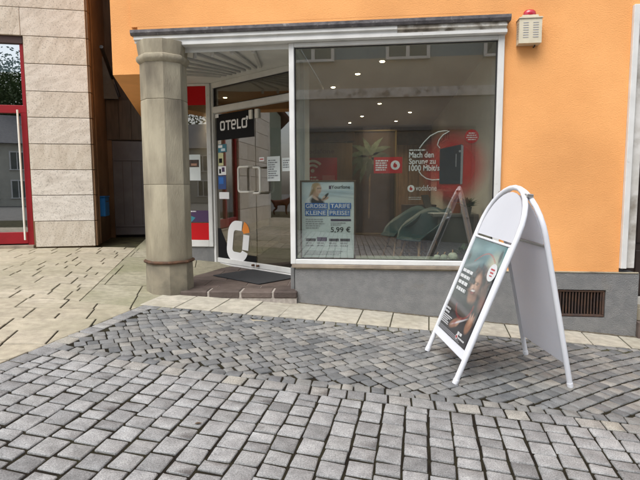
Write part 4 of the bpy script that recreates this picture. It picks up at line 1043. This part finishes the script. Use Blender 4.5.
# stickers and notices on the door (door-local coordinates)
def door_thing(name, label, cat): return empty(name, DA, DROT, label, cat)
yD = -.0005
lg = door_thing('door_lettering', 'black film with white lettering OTELO on the door glass', 'sticker')
flat('film', [rect(.06, .845, 1.80, 2.14)], BPRINT, .0022, lg)
def letter(outs): flat('letter', outs, WPRINT, .0008, lg)
def rr_ring(cx, cz, w_, h_, t_, r_=.03, n=5, a0=0, a1=360):
    """rounded ring as quads"""
    def rrp(w2, h2, r):
        pts = []
        for (sx, sz, b0) in ((1, 1, 0), (-1, 1, 90), (-1, -1, 180), (1, -1, 270)):
            for i in range(n+1):
                a = R(b0+90*i/n); pts.append((cx+sx*(w2-r)+r*math.cos(a), cz+sz*(h2-r)+r*math.sin(a)))
        return pts
    o_, i_ = rrp(w_/2, h_/2, r_), rrp(w_/2-t_, h_/2-t_, max(.006, r_-t_)); k = len(o_)
    return [[o_[j], o_[(j+1) % k], i_[(j+1) % k], i_[j]] for j in range(k)]
bz, bh = 1.985, .125
letter(rr_ring(.195, bz, .105, bh, .024))
letter([rect(.265, .375, bz+bh/2-.024, bz+bh/2), rect(.308, .332, bz-bh/2, bz+bh/2-.024)])
er = rr_ring(.435, bz, .10, bh, .022); letter([q for j, q in enumerate(er) if j not in (19, 20, 21, 22, 23)]+[rect(.40, .474, bz-.011, bz+.011), rect(.463, .485, bz, bz+.035)])
letter([rect(.505, .529, bz-bh/2, bz+bh/2), rect(.529, .585, bz-bh/2, bz-bh/2+.024)])
orr = rr_ring(.655, bz, .11, bh, .024); letter([q for j, q in enumerate(orr) if j not in (0, 1, 2, 3, 4)]); letter([[(.685, bz+.05), (.72, bz+.03), (.735, bz+.075), (.70, bz+.085)]])
bl_ = door_thing('door_emblem', 'big tilted white ring emblem with orange piece on the door glass', 'sticker')
flat('film', [[(.035, .216), (.85, .216), (.85, .30), (.30, .30), (.10, .62), (.035, .62)]], BPRINT, .0022, bl_)
# ring in its own tilted frame, sheared as on the glass
def tf(u, v): return (.475+u*.98+v*.16, .465+v-u*.04)
ring = rr_ring(0, 0, .46, .54, .125, .17, 7)
flat('ring', [[tf(*q) for q in quad] for j, quad in enumerate(ring) if j not in (0, 1, 2, 3, 4, 5, 6, 30)], WPRINT, .0008, bl_)
flat('orange_piece', [[tf(*q) for q in quad] for j, quad in enumerate(ring) if j in (1, 2, 3, 4, 5)], ORANGEPR, .0008, bl_)
def notice(name, label, x0, x1, z0, z1, mat, extra=()):
    e = door_thing(name, label, 'notice'); flat('sheet', [rect(x0, x1, z0, z1)], mat, .0020, e)
    for (a, b, c_, d, mt) in extra: flat('print', [rect(a, b, c_, d)], mt, .0006, e)
    return e
PAPER = pm('notice_paper', (.62, .68, .68), .6, (.7, .74, .73), 3, 3)
e = notice('paper_notice', 'larger white paper notice on the right door leaf', 1.08, 1.31, 1.245, 1.54, PAPER); small_print('print', 1.10, 1.28, 1.50, 9, .026, film_mat('faint_ink', (.2, .22, .25), .5), .0006, e, 40)
e = notice('paper_notice', 'smaller white paper notice at the right door edge', 1.35, 1.52, 1.36, 1.515, PAPER); small_print('print', 1.365, 1.5, 1.49, 4, .026, film_mat('faint_ink2', (.2, .22, .25), .5), .0006, e, 41)
notice('small_sticker', 'tiny white label with red print beside the door gap', .932, 1.025, 1.49, 1.54, WPRINT, ((.945, 1.01, 1.51, 1.522, REDP),))
notice('small_sticker', 'teal payment sticker under the OTELO lettering', .085, .27, 1.64, 1.745, pm('teal_sticker', (.02, .16, .22), .5), ((.09, .18, 1.70, 1.735, WPRINT), (.15, .24, 1.655, 1.69, PALEPR)))
notice('small_sticker', 'yellow picture sticker on the left door leaf', .085, .195, 1.465, 1.63, pm('yellow_sticker', (.55, .55, .30), .5), ((.10, .17, 1.50, 1.56, BPRINT),))
notice('small_sticker', 'white sticker with black icons on the left door leaf', .078, .25, 1.34, 1.455, WPRINT, ((.10, .14, 1.36, 1.42, BPRINT), (.16, .22, 1.38, 1.44, PURPR)))
notice('small_sticker', 'dark blue sticker on the left door leaf', .07, .245, 1.15, 1.33, pm('navy_sticker', (.02, .06, .20), .5), ((.09, .19, 1.22, 1.31, BLUEPR),))
notice('small_sticker', 'blank white label lowest on the left door leaf', .086, .305, 1.02, 1.11, WPRINT)
notice('small_sticker', 'small white label in the top corner of the left door leaf', .035, .11, 2.10, 2.15, WPRINT)
sn_ = empty('opening_hours_sheet', (0, 6.8975, 0), 0, 'white notice with dark photo in the narrow side window', 'notice')
flat('sheet', [rect(-2.64, -2.47, 1.27, 1.62)], PAPER, 0, sn_); flat('photo', [rect(-2.63, -2.49, 1.45, 1.55)], HAIRD, -.0015, sn_); flat('photo', [rect(-2.60, -2.52, 1.47, 1.50)], SKINPR, -.003, sn_)
gs = empty('purple_leaflet', (0, 6.8975, 0), 0, 'purple and teal leaflet above the lower red panel', 'notice')
flat('sheet', [rect(-2.755, -2.372, .70, .86)], PURPR, 0, gs); flat('band', [[(-2.755, .70), (-2.62, .70), (-2.56, .76), (-2.66, .80), (-2.755, .79)]], pm('teal_leaflet', (.03, .22, .28), .5), -.0015, gs); small_print('print', -2.74, -2.5, .855, 1, .03, WPRINT, -.0015, gs, 44)

# ------------------------------------------------------------------ inside the shop
spots = [(-.72, 7.6), (-.33, 6.77), (-.02, 6.15), (-.43, 10.7), (-.07, 9.16), (-.74, 11.72), (.27, 11.59), (.5, 10.29), (-2.5, 8.2)]
desc = ['lit ceiling spot third from the window glass', 'lit ceiling spot second from the window glass', 'lit ceiling spot nearest the window glass', 'lit ceiling spot behind the middle row', 'lit ceiling spot in the middle of the ceiling', 'lit ceiling spot farthest back on the left', 'lit ceiling spot farthest back on the right', 'lit ceiling spot nearest the right wall', 'lit ceiling spot seen through the glass over the door']
for (x, y), ds in zip(spots, desc):
    e = empty('ceiling_spot', (x, y, 2.6), 0, ds, 'lamp', 'spots in the shop ceiling')
    MB().lathe([(.045, -.006), (.045, .0)], n=16).build('rim', STEEL, e); MB().lathe([(.028, -.011), (.030, -.0065)], n=16).build('bulb', SPOT, e)
    ld = bpy.data.lights.new('spot_light', 'SPOT'); ld.energy = 27; ld.spot_size = R(120); ld.spot_blend = .8; ld.color = (1, .8, .56); ld.shadow_soft_size = .04
    lo_ = bpy.data.objects.new('spot_light', ld); COL.objects.link(lo_); lo_.parent = e; lo_.location = (0, 0, -.03)
# backdrop with lettering and red poster
bd = empty('display_wall', (-1.15, 9.5, .118), 0, 'brown display wall with lettering and red wireless poster deep in the shop', 'display')
MB().bbox(-.75, .59, 0, .05, 0, 1.85, .004).build('board', pm('oak_board', (.20, .125, .06), .6, (.15, .09, .04), 3, 6, stretch=(6, 6, .8)), bd)
MB().bbox(-.75, .63, -.02, .07, 1.88, 2.05, .004).build('header', WOODF, bd)
text('lettering', 'vodafone', (-.28, .27, 1.665, 1.75), pm('dark_red_letter', (.10, .02, .012), .5), -.004, bd, .01)
flat('red_poster', [rect(-.42, .32, 1.07, 1.59)], REDP, -.003, bd)
def arcq(cx, cz, r0, r1, a0, a1, n=10): return [[(cx+r*math.cos(R(a)), cz+r*math.sin(R(a))) for (r, a) in ((r0, a0+(a1-a0)*i/n), (r1, a0+(a1-a0)*i/n), (r1, a0+(a1-a0)*(i+1)/n), (r0, a0+(a1-a0)*(i+1)/n))] for i in range(n)]
flat('wireless_sign', arcq(-.13, 1.34, .17, .215, 40, 140)+arcq(-.13, 1.34, .095, .135, 40, 140)+[disc_pts(-.13, 1.355, .035, 14)], WPRINT, -.005, bd)
small_print('print', -.30, -.02, 1.25, 3, .055, WPRINT, -.005, bd, 50, .2); flat('print_block', [rect(.05, .28, 1.10, 1.27)], pm('pink_print', (.55, .14, .14), .5), -.005, bd)
# framed leaf picture
lp = empty('leaf_picture', (-.22, 9.6, 1.20), 0, 'tall framed picture of big palm leaves on the shop wall', 'picture')
m = MB(); m.bbox(-.46, -.43, -.02, .02, -.9, 1.0); m.bbox(.43, .46, -.02, .02, -.9, 1.0); m.bbox(-.4295, .4295, -.02, .02, .97, 1.0); m.bbox(-.4295, .4295, -.02, .02, -.9, -.87); m.build('frame', pm('brass_frame', (.26, .19, .09), .45, metal=.3), lp)
MB().box(-.43, .43, .0, .012, -.87, .97).build('print_ground', pm('leaf_picture_ground', (.10, .06, .035), .7, (.065, .04, .025), 3, 6), lp)
rdl = random.Random(11)
for a_, L_, dr in ((100, .36, -.5), (70, .40, .6), (45, .42, .9), (18, .38, .9), (-15, .34, .6), (130, .40, -.8), (158, .42, -1.0), (185, .42, -.9), (212, .46, -.7), (240, .50, -.4), (268, .42, .2), (-45, .40, .4)):
    L1, L2, n_ = [], [], 12; p_ = Vector((-.02+.03*math.cos(R(a_)), .52+.03*math.sin(R(a_)))); ang = R(a_)
    for i in range(n_+1):
        t_ = i/n_; wv = .052*math.sin(math.pi*min(1, .06+t_*.94)**.75)*(1-.25*t_)*(1+.25*(i % 2)); d_ = Vector((math.cos(ang), math.sin(ang))); nn_ = Vector((-d_.y, d_.x))
        L1.append(p_+nn_*wv); L2.append(p_-nn_*wv); p_ = p_+d_*L_/n_; ang -= dr/n_
    q = [(max(-.428, min(.428, v_.x)), max(-.86, min(.96, v_.y))) for v_ in L1+L2[::-1]]
    flat('leaf', [q], LEAFP, -.003-.0007*rdl.randrange(6), lp, .0006)
flat('stem', [[(-.05, -.6), (-.02, -.6), (.0, .5), (-.03, .5)]], HAIRPR, -.0022, lp, .0006)
# chairs
def chair(label, x, y, rz, grp='teal chairs in the shop'):
    c = empty('tub_chair', (x, y, .118), rz, label, 'chair', grp)
    # shell: bucket swept round the seat with arms (front = -y)
    vs = []; fs = []; n = 24
    prof = [(.0, .0, .43), (.55, .0, .425), (.86, .2, .45), (1.0, 1.0, .58), (1.06, 1.0, .62)]
    rings = []
    for (k, q, zz) in prof:
        ring_ = []
        for j in range(n):
            a = 2*math.pi*j/n; sx, sy = math.cos(a), math.sin(a)
            rx, ry = .29*k, .27*k
            back = max(0, sy); side = abs(sx); front = max(0, -sy)
            h = zz
            if q: h = .43+(zz-.43)*(1.0*side*(1-front) + 1.75*back**1.3)*1.0*q if q == 1 else zz
            if q == 1 and front > .55: h = .425
            ring_.append((rx*sx*(1.1 if q == 1 else 1), ry*sy*(1.12 if back else .95), h))
        rings.append(ring_)
    for r_ in rings: vs += r_
    for i in range(len(rings)-1):
        for j in range(n): fs.append((i*n+j, i*n+(j+1) % n, (i+1)*n+(j+1) % n, (i+1)*n+j))
    sh = MB().add(vs, fs).build('shell', TEAL, c, True)
    so = sh.modifiers.new('thick', 'SOLIDIFY'); so.thickness = .012
    for sx in (-1, 1):
        for sy in (-1, 1):
            MB().tube([(sx*.13, sy*.12, .42), (sx*.24, sy*.22, .0)], .017, 8, r2=.011).build('leg', OAKL, c, True)
    m = MB(); m.tube([(-.17, -.16, .26), (.17, .16, .26)], .005, 6); m.tube([(-.17, .16, .262), (.17, -.16, .262)], .005, 6); m.tube([(-.13, -.12, .41), (.13, -.12, .41), (.13, .12, .41), (-.13, .12, .41)], .007, 6, closed=True); m.build('wire_brace', BLACKPL, c)
    return c
chair('teal tub chair farther left behind the shop window', .25, 6.85, R(-72))
chair('teal tub chair nearer the desk behind the shop window', .46, 6.30, R(-58))
# desk along the right wall with things on it
dk = empty('desk', (.84, 6.9, .118), 0, 'dark grey service desk at the right wall of the shop', 'desk')
MB().bbox(-.26, .255, -.75, .75, .70, .735, .005).build('top', DESK, dk); MB().bbox(-.20, .25, -.72, -.68, 0, .699, .004).build('front_panel', GREYD, dk); MB().bbox(-.20, .25, .68, .72, 0, .699, .004).build('side_panel', GREYD, dk); MB().bbox(.21, .25, -.68, .68, .1, .699, .004).build('back_panel', GREYD, dk)
pt = empty('flower_pot', (.88, 6.45, .8535), 0, 'orange plant pot on the desk', 'pot')
MB().lathe([(.05, 0), (.07, .13), (.075, .135), (.066, .135), (.055, .03)], n=18).build('pot', TERRA, pt, True)
def tuft(name, parent, n, h, sp, z0, mat, seed, lw=.03):
    rdt = random.Random(seed); m = MB()
    for i in range(n):
        a = rdt.uniform(0, 2*math.pi); el = rdt.uniform(.3, 1.3); L = h*rdt.uniform(.6, 1.1)
        d = Vector((math.cos(a)*math.cos(el)*sp, math.sin(a)*math.cos(el)*sp, math.sin(el))); s_ = Vector((-math.sin(a), math.cos(a), 0))*lw
        b0 = Vector((0, 0, z0)); p1 = b0+d*L*.5; p2 = b0+d*L-Vector((0, 0, L*.15))
        m.add([b0, p1-s_, p2, p1+s_, p1+Vector((0, 0, .006))], [(0, 1, 4), (1, 2, 4), (2, 3, 4), (3, 0, 4)])
    return m.build(name, mat, parent)
tuft('foliage', pt, 26, .17, .9, .12, LEAF, 3)
pt2 = empty('potted_plant', (.93, 5.98, .8535), 0, 'small green pot plant at the near end of the desk', 'plant')
MB().lathe([(.045, 0), (.06, .09), (.055, .09), (.045, .02)], n=16).build('pot', GREYD, pt2, True); tuft('foliage', pt2, 40, .16, 1.1, .08, LEAF, 5)
lpt = empty('laptop', (.70, 6.75, .8535), R(70), 'open black laptop on the service desk', 'laptop')
MB().bbox(-.16, .16, -.11, .11, 0, .016, .003).build('base', BLACKPL, lpt); m = MB(); m.bbox(-.16, .16, 0, .008, 0, .21, .003); m.xf(Matrix.Translation((0, .11, .014)) @ Matrix.Rotation(R(-18), 4, 'X')); m.build('screen', BLACKPL, lpt)
bx = empty('brown_box', (.55, 8.2, .118), R(10), 'dark brown printed carton behind the chairs', 'box')
MB().bbox(-.24, .24, -.15, .15, 0, .78, .006).build('carton', pm('carton', (.05, .024, .016), .6), bx); small_print('print', -.18, .18, .70, 1, .07, GREYPR, -.152, bx, 60, .1)
# pumpkins and plant on the inner sill
def pumpkin(x, y, r, hgt, label):
    e = empty('pumpkin', (x, y, .4372), random.uniform(0, 6), label, 'pumpkin', 'pale pumpkins on the window sill')
    vs = []; fs = []; n, k = 32, 9
    for i in range(k):
        t_ = -math.pi/2+math.pi*(i+.15)/(k-.7); 
        for j in range(n):
            a = 2*math.pi*j/n; rr = r*math.cos(t_)*(1+.055*abs(math.sin(a*4))**.6-.03)
            vs.append((rr*math.cos(a), rr*math.sin(a), hgt/2+hgt/2*math.sin(t_)*(1-.12*max(0, math.sin(t_))**6)))
    for i in range(k-1):
        for j in range(n): fs.append((i*n+j, i*n+(j+1) % n, (i+1)*n+(j+1) % n, (i+1)*n+j))
    fs += [tuple(range(n-1, -1, -1)), tuple(range((k-1)*n, k*n))]
    MB().add(vs, fs).build('body', PUMPK, e, True); MB().tube([(0, 0, hgt*.9), (.004, .002, hgt+.012), (.012, .006, hgt+.022)], .006, 6, r2=.004).build('stem', OAKL, e)
pumpkin(.545, 5.29, .033, .055, 'smallest pale pumpkin, left of the three on the sill'); pumpkin(.612, 5.27, .036, .060, 'middle pale pumpkin of the three on the sill'); pumpkin(.698, 5.29, .047, .078, 'largest greenish pumpkin, right of the three on the sill')
gp = empty('sill_plant', (.80, 5.36, .4372), 0, 'dark green leafy plant beside the pumpkins', 'plant'); MB().lathe([(.035, 0), (.045, .05), (.04, .05)], n=14).build('pot', BLACKPL, gp, True); tuft('foliage', gp, 46, .15, 1.0, .04, LEAF, 9, .02)

# ------------------------------------------------------------------ the other side of the street (seen in the glass)
OPW = pm('opposite_beige', (.48, .43, .34), .9, (.42, .37, .29), 1.5, 5, bump=.3); OPB = pm('opposite_blue_grey', (.22, .27, .30), .9, (.19, .24, .27), 1.5, 5); OPG = pm('opposite_ground_floor', (.30, .28, .25), .85, (.25, .23, .2), 2, 5)
ROOFT = pm('roof_tiles', (.16, .07, .045), .85, (.11, .05, .035), 8, 5, bump=.6, bscale=20); DWIN = pm('far_window_glass', (.10, .115, .11), .25, (.16, .17, .15), 1.2, 3, spec=.3)
ob = empty('opposite_house', (3, -5.2, 0), 0, 'blue-grey and beige house across the street, mirrored in the shop window', 'building')
MB().box(-6.6, 7, -6, 0, -1.2, 3.75).build('ground_floor_wall', OPG, ob); MB().box(-6.65, 7.05, -6.05, .06, 3.751, 4.02).build('fascia', WHITEW, ob); MB().box(-6.6, 7, -6, -.01, 4.021, 4.86).build('wall', OPW, ob); MB().box(-6.6, 7, -6, -.012, 4.861, 7.4).build('upper_wall', OPB, ob)
for i in range(5):
    wx = -5.0-.05+i*2.72-.0
    for sx in (0,):
        f_ = MB(); a, b = wx-.62, wx+.62
        f_.box(a, a+.09, -.011, .07, 4.87, 6.6); f_.box(b-.09, b, -.011, .07, 4.87, 6.6); f_.box(a, b, -.011, .09, 4.80, 4.8695); f_.box(a+.09, b-.09, -.011, .07, 6.52, 6.6); f_.box(wx-.05, wx+.05, -.011, .06, 4.87, 6.52)
        wo = f_.build('window', WHITE, ob); MB().box(a+.09, b-.09, -.008, .01, 4.87, 6.52).build('pane', DWIN, wo)
for i in range(4):
    wx = -4.8+i*3.2; f_ = MB(); f_.box(wx-1.2, wx-1.1, .001, .08, -.6, 2.9); f_.box(wx+1.1, wx+1.2, .001, .08, -.6, 2.9); f_.box(wx-1.1, wx+1.1, .001, .08, 2.8, 2.9); wo = f_.build('shop_front', GREYD, ob); MB().box(wx-1.1, wx+1.1, .002, .02, -.6, 2.8).build('pane', DWIN, wo)
m = MB(); m.prism([(-6.4, 7.4), (.5, 7.4), (-3, 10.2)], -6.9, 7.3, 'x'); m.build('roof', ROOFT, ob)
gh = empty('gabled_house', (-28, 6.4, 0), 0, 'pale green gabled house down the street, mirrored in the door', 'building')
GHW = pm('pale_green_plaster', (.50, .53, .40), .9, (.46, .49, .36), 2, 4)
MB().box(-6, 0, -3.2, 2.6, -.2, 5.6).build('wall', GHW, gh)
m = MB(); m.prism([(-3.2, 5.601), (2.6, 5.601), (-.3, 9.0)], -6, 0, 'x'); m.build('gable', GHW, gh)
m = MB(); m.prism([(-3.7, 5.3), (-.3, 9.3), (3.1, 5.3), (3.1, 5.55), (-.3, 9.6), (-3.7, 5.55)], -6.3, .35, 'x'); m.build('roof', ROOFT, gh)
for (yy_, zz_) in ((-2, 1.2), (-2, 3.8), (-.3, 3.8), (1.4, 3.8), (-.3, 6.6), (1.4, 1.2)):
    f_ = MB(); f_.box(.001, .05, yy_-.5, yy_-.42, zz_, zz_+1.3); f_.box(.001, .05, yy_+.42, yy_+.5, zz_, zz_+1.3); f_.box(.001, .05, yy_-.42, yy_+.42, zz_+1.22, zz_+1.3); f_.box(.001, .07, yy_-.55, yy_+.55, zz_-.06, zz_-.001); wo = f_.build('window', WHITE, gh); MB().box(.002, .02, yy_-.42, yy_+.42, zz_, zz_+1.22).build('pane', DWIN, wo)
LEAFT = pm('tree_leaf', (.06, .10, .035), .6, (.10, .14, .05), 3, 4)
def tree(x, y, h, r, seed, label):
    rdt = random.Random(seed); e = empty('street_tree', (x, y, gz(x, y)), 0, label, 'tree', 'trees beyond the street')
    m = MB(); m.tube([(0, 0, -.1), (.05, .02, h*.3), (-.05, .05, h*.55), (.02, 0, h*.8)], .22, 10, r2=.06)
    for i in range(7):
        a = i*.9; z = h*(.35+.06*i); m.tube([(0, 0, z), (math.cos(a)*r*.4, math.sin(a)*r*.4, z+h*.1), (math.cos(a)*r*.75, math.sin(a)*r*.75, z+h*.18)], .08, 6, r2=.02)
    m.build('trunk', WOODF, e)
    c = MB(); cl = [(rdt.gauss(0, r*.45), rdt.gauss(0, r*.45), h*(.62+rdt.gauss(0, .17)), rdt.uniform(.5, .95)*r*.55) for _ in range(34)]
    for (cx, cy, cz, cr) in cl:
        for k in range(300):
            d = Vector((rdt.gauss(0, 1), rdt.gauss(0, 1), rdt.gauss(0, 1))).normalized()*cr*rdt.random()**.4; p = Vector((cx, cy, cz))+d
            u = Vector((rdt.gauss(0, 1), rdt.gauss(0, 1), rdt.gauss(0, .6))).normalized()*.14; v = u.orthogonal().normalized()*.08
            c.add([p-u, p-v, p+u, p+v], [(0, 1, 2, 3)])
    c.build('crown', LEAFT, e)
tree(-6.5, -34, 13, 4.4, 1, 'middle tree of the group mirrored in the red framed door'); tree(-1, -36, 13.5, 4.8, 2, 'right tree of the group mirrored in the red framed door'); tree(-12.5, -36, 13, 4.8, 3, 'left tree of the group mirrored in the red framed door')

fh = empty('far_house', (-8.5, -25, 0), 0, 'low cream house before the trees, mirrored in the red framed door', 'building')
MB().box(-11, 5, -6, 0, -.2, 4.2).build('wall', pm('cream_plaster', (.50, .49, .42), .9, (.44, .43, .37), 2, 4), fh)
m = MB(); m.prism([(-6.4, 4.201), (.4, 4.201), (-3, 6.4)], -11.3, 5.3, 'x'); m.build('roof', pm('grey_slates', (.12, .12, .125), .8, (.09, .09, .095), 6, 4), fh)
for wx in (-10, -8.4, -6.8, -5.2, -3.6, -2.0, -.4, 1.2, 2.8, 4.2):
    for wz in (.6, 2.5):
        f_ = MB(); f_.box(wx-.45, wx-.37, .001, .06, wz, wz+1.2); f_.box(wx+.37, wx+.45, .001, .06, wz, wz+1.2); f_.box(wx-.37, wx+.37, .001, .06, wz+1.12, wz+1.2); f_.box(wx-.5, wx+.5, .001, .09, wz-.06, wz-.001); f_.box(wx-.03, wx+.03, .001, .05, wz, wz+1.12)
        wo = f_.build('window', WHITE, fh); MB().box(wx-.37, wx+.37, .002, .02, wz, wz+1.12).build('pane', DWIN, wo)

# ------------------------------------------------------------------ a walker and a dog up the street (seen in the door glass)
def skin_body(name, parent, chain, mat, root=0, sub=1):
    """one continuous surface grown round a skeleton: chain = [(point, radius, index it hangs on)]"""
    me = bpy.data.meshes.new(name); me.from_pydata([c_[0] for c_ in chain], [(i, c_[2]) for i, c_ in enumerate(chain) if c_[2] is not None], [])
    o = bpy.data.objects.new(name, me); COL.objects.link(o); sk = o.modifiers.new('skin', 'SKIN'); sk.use_smooth_shade = True
    for i, c_ in enumerate(chain):
        rr = c_[1] if isinstance(c_[1], tuple) else (c_[1], c_[1]); me.skin_vertices[0].data[i].radius = rr; me.skin_vertices[0].data[i].use_root = (i == root)
    sd2 = o.modifiers.new('sub', 'SUBSURF'); sd2.levels = sub; sd2.render_levels = sub
    dg = bpy.context.evaluated_depsgraph_get(); dg.update(); m2 = bpy.data.meshes.new_from_object(o.evaluated_get(dg))
    bpy.data.objects.remove(o); m2.materials.clear(); m2.materials.append(mat); m2.shade_smooth()
    o = bpy.data.objects.new(name, m2); COL.objects.link(o); o.parent = parent; return o
FUR = pm('red_brown_fur', (.16, .05, .022), .8, (.10, .03, .015), 12, 5, bump=.5, bscale=90)
dog = empty('dog', (-11.2, 5.05, gz(-11.2, 5.05)), 0, 'red-brown dog standing side-on, mirrored in the right door leaf', 'dog')
# nose towards -y; withers about half a metre
ch = [((0, .20, .40), (.075, .085), None), ((0, .04, .385), (.078, .088), 0), ((0, -.14, .40), (.085, .11), 1), ((0, -.25, .46), (.06, .07), 2), ((0, -.33, .53), (.062, .062), 3), ((0, -.40, .53), (.042, .042), 4), ((0, -.47, .51), (.028, .028), 5),
      ((0, .28, .44), .03, 0), ((0, .36, .50), .018, 7), ((0, .41, .58), .012, 8)]
for sx in (-1, 1):
    b = len(ch); ch += [((sx*.065, -.16, .30), .04, 2), ((sx*.065, -.145, .17), .025, b), ((sx*.065, -.155, .05), .02, b+1), ((sx*.065, -.185, .018), .022, b+2)]
    b = len(ch); ch += [((sx*.065, .19, .30), .05, 0), ((sx*.065, .15, .21), .034, b), ((sx*.065, .245, .13), .02, b+1), ((sx*.065, .23, .04), .018, b+2), ((sx*.065, .20, .016), .021, b+3)]
    b = len(ch); ch += [((sx*.045, -.315, .575), .02, 4), ((sx*.075, -.315, .53), .012, b)]
skin_body('body', dog, ch, FUR, 0, 2)
walker = empty('person', (-21.5, 4.95, gz(-21.5, 4.95)), 0, 'person in dark coat walking behind the dog, mirrored in the door', 'person')
ch = [((0, 0, .92), (.15, .12), None), ((0, 0, 1.15), (.14, .11), 0), ((0, 0, 1.36), (.17, .12), 1), ((0, 0, 1.47), (.06, .06), 2), ((.02, 0, 1.56), (.078, .07), 3), ((.02, 0, 1.66), (.07, .066), 4)]
for sy, st_ in ((-1, .22), (1, -.18)):
    b = len(ch); ch += [((0, sy*.10, .86), .095, 0), ((st_*.55, sy*.10, .50), .065, b), ((st_, sy*.10, .10), .042, b+1), ((st_+.13, sy*.10, .045), .035, b+2)]
    b = len(ch); ch += [((0, sy*.20, 1.38), .06, 2), ((-st_*.3, sy*.25, 1.10), .048, b), ((-st_*.2+.10, sy*.25, .86), .036, b+1), ((-st_*.2+.13, sy*.25, .78), .034, b+2)]
skin_body('body', walker, ch, pm('dark_clothes', (.03, .028, .035), .8, (.05, .04, .045), 6, 4), 0, 2)
m = MB(); m.lathe([(.02, 1.50), (.088, 1.56), (.096, 1.65), (.07, 1.73), (.02, 1.75)], (.0, 0, 0), 16); m.build('hair', HAIRD, walker, True)
m = MB(); m.lathe([(.01, 1.49), (.062, 1.54), (.07, 1.62), (.03, 1.69)], (.045, 0, 0), 14); m.build('face', SKINPR, walker, True)

# ------------------------------------------------------------------ small things last
DRYLF = pm('dry_leaf', (.10, .062, .035), .8, (.06, .04, .024), 30, 4)
for (x, y, a, sz, ds) in ((-.93, 2.46, .6, .020, 'dry brown leaf lying on the large setts at the lower left'), (1.02, 3.72, 2.0, .020, 'dry leaf scrap under the advertising board'), (-1.62, 4.12, 1.1, .018, 'tiny dry leaf on the small setts near the pillar')):
    pts = [(-1, 0), (-.5, .32), (.1, .42), (.6, .25), (1, 0), (.6, -.25), (.1, -.42), (-.5, -.32)]
    m = MB(); m.add([(px*sz, pz*sz, .006+.004*abs(pz)*4*(sz/.03)) for px, pz in pts]+[(0, 0, .004), (-1.5*sz, .1*sz, .004), (-1.5*sz, -.02*sz, .004)], [(i, (i+1) % 8, 8) for i in range(8)]+[(0, 9, 10)])
    o = m.build('fallen_leaf', DRYLF, None); o.location = (x, y, gz(x, y)+.002); o.rotation_euler = (-.02, .0795, a); tag(o, ds, 'leaf', 'dry leaves on the paving')
for k, (x, y, a, mt, ds) in enumerate(((.66, 6.3, .4, WPRINT, 'white leaflet lying at the near edge of the desk'), (.80, 6.62, 1.2, PALEPR, 'pale blue leaflet beside the orange pot'), (.68, 7.1, .9, WPRINT, 'white leaflet lying behind the laptop'))):
    o = MB().bbox(-.105, .105, -.075, .075, 0, .006, .001).build('leaflet', mt, None); o.location = (x, y, .8536); o.rotation_euler = (0, 0, a); tag(o, ds, 'leaflet', 'leaflets on the desk')
sh = empty('phone_shelf', (1.10, 9.0, 1.1), 0, 'pale wall shelf with phones on the right shop wall', 'shelf')
for z_ in (0, .38, .76): MB().bbox(-.17, -.002, -.9, .9, z_, z_+.025, .003).build('board', WHITE, sh)
for z_ in (.025, .405, .785):
    for k in range(7):
        y_ = -.75+k*.25; p_ = MB().bbox(-.12, -.105, y_-.04, y_+.04, z_+.001, z_+.15, .003).build('phone', BLACKPL, sh)

# washed-up grit along the foot of the shop wall and the pillar
GRIT = pm('grit', (.085, .07, .05), 1.0, (.14, .12, .085), 40, 5, bump=.8, bscale=150)
rdg = random.Random(21); m = MB(); vs = []; fs = []; x = -.83; k = 0
while x < 6.2:
    wv = .010+.014*rdg.random()+.012*max(0, math.sin(x*3.1)); hz = .004+.006*rdg.random(); g = gz(x, 5.1)+.0035
    vs += [(x, PY+.002, g+hz), (x, PY-wv*.5, g+hz*.55), (x, PY-wv, g)]
    if k: fs += [((k-1)*3+i, k*3+i, k*3+i+1, (k-1)*3+i+1) for i in range(2)]
    x += .025; k += 1
o = m.add(vs, fs).build('grit_line', GRIT, strip, True); tag(o, kind='stuff')
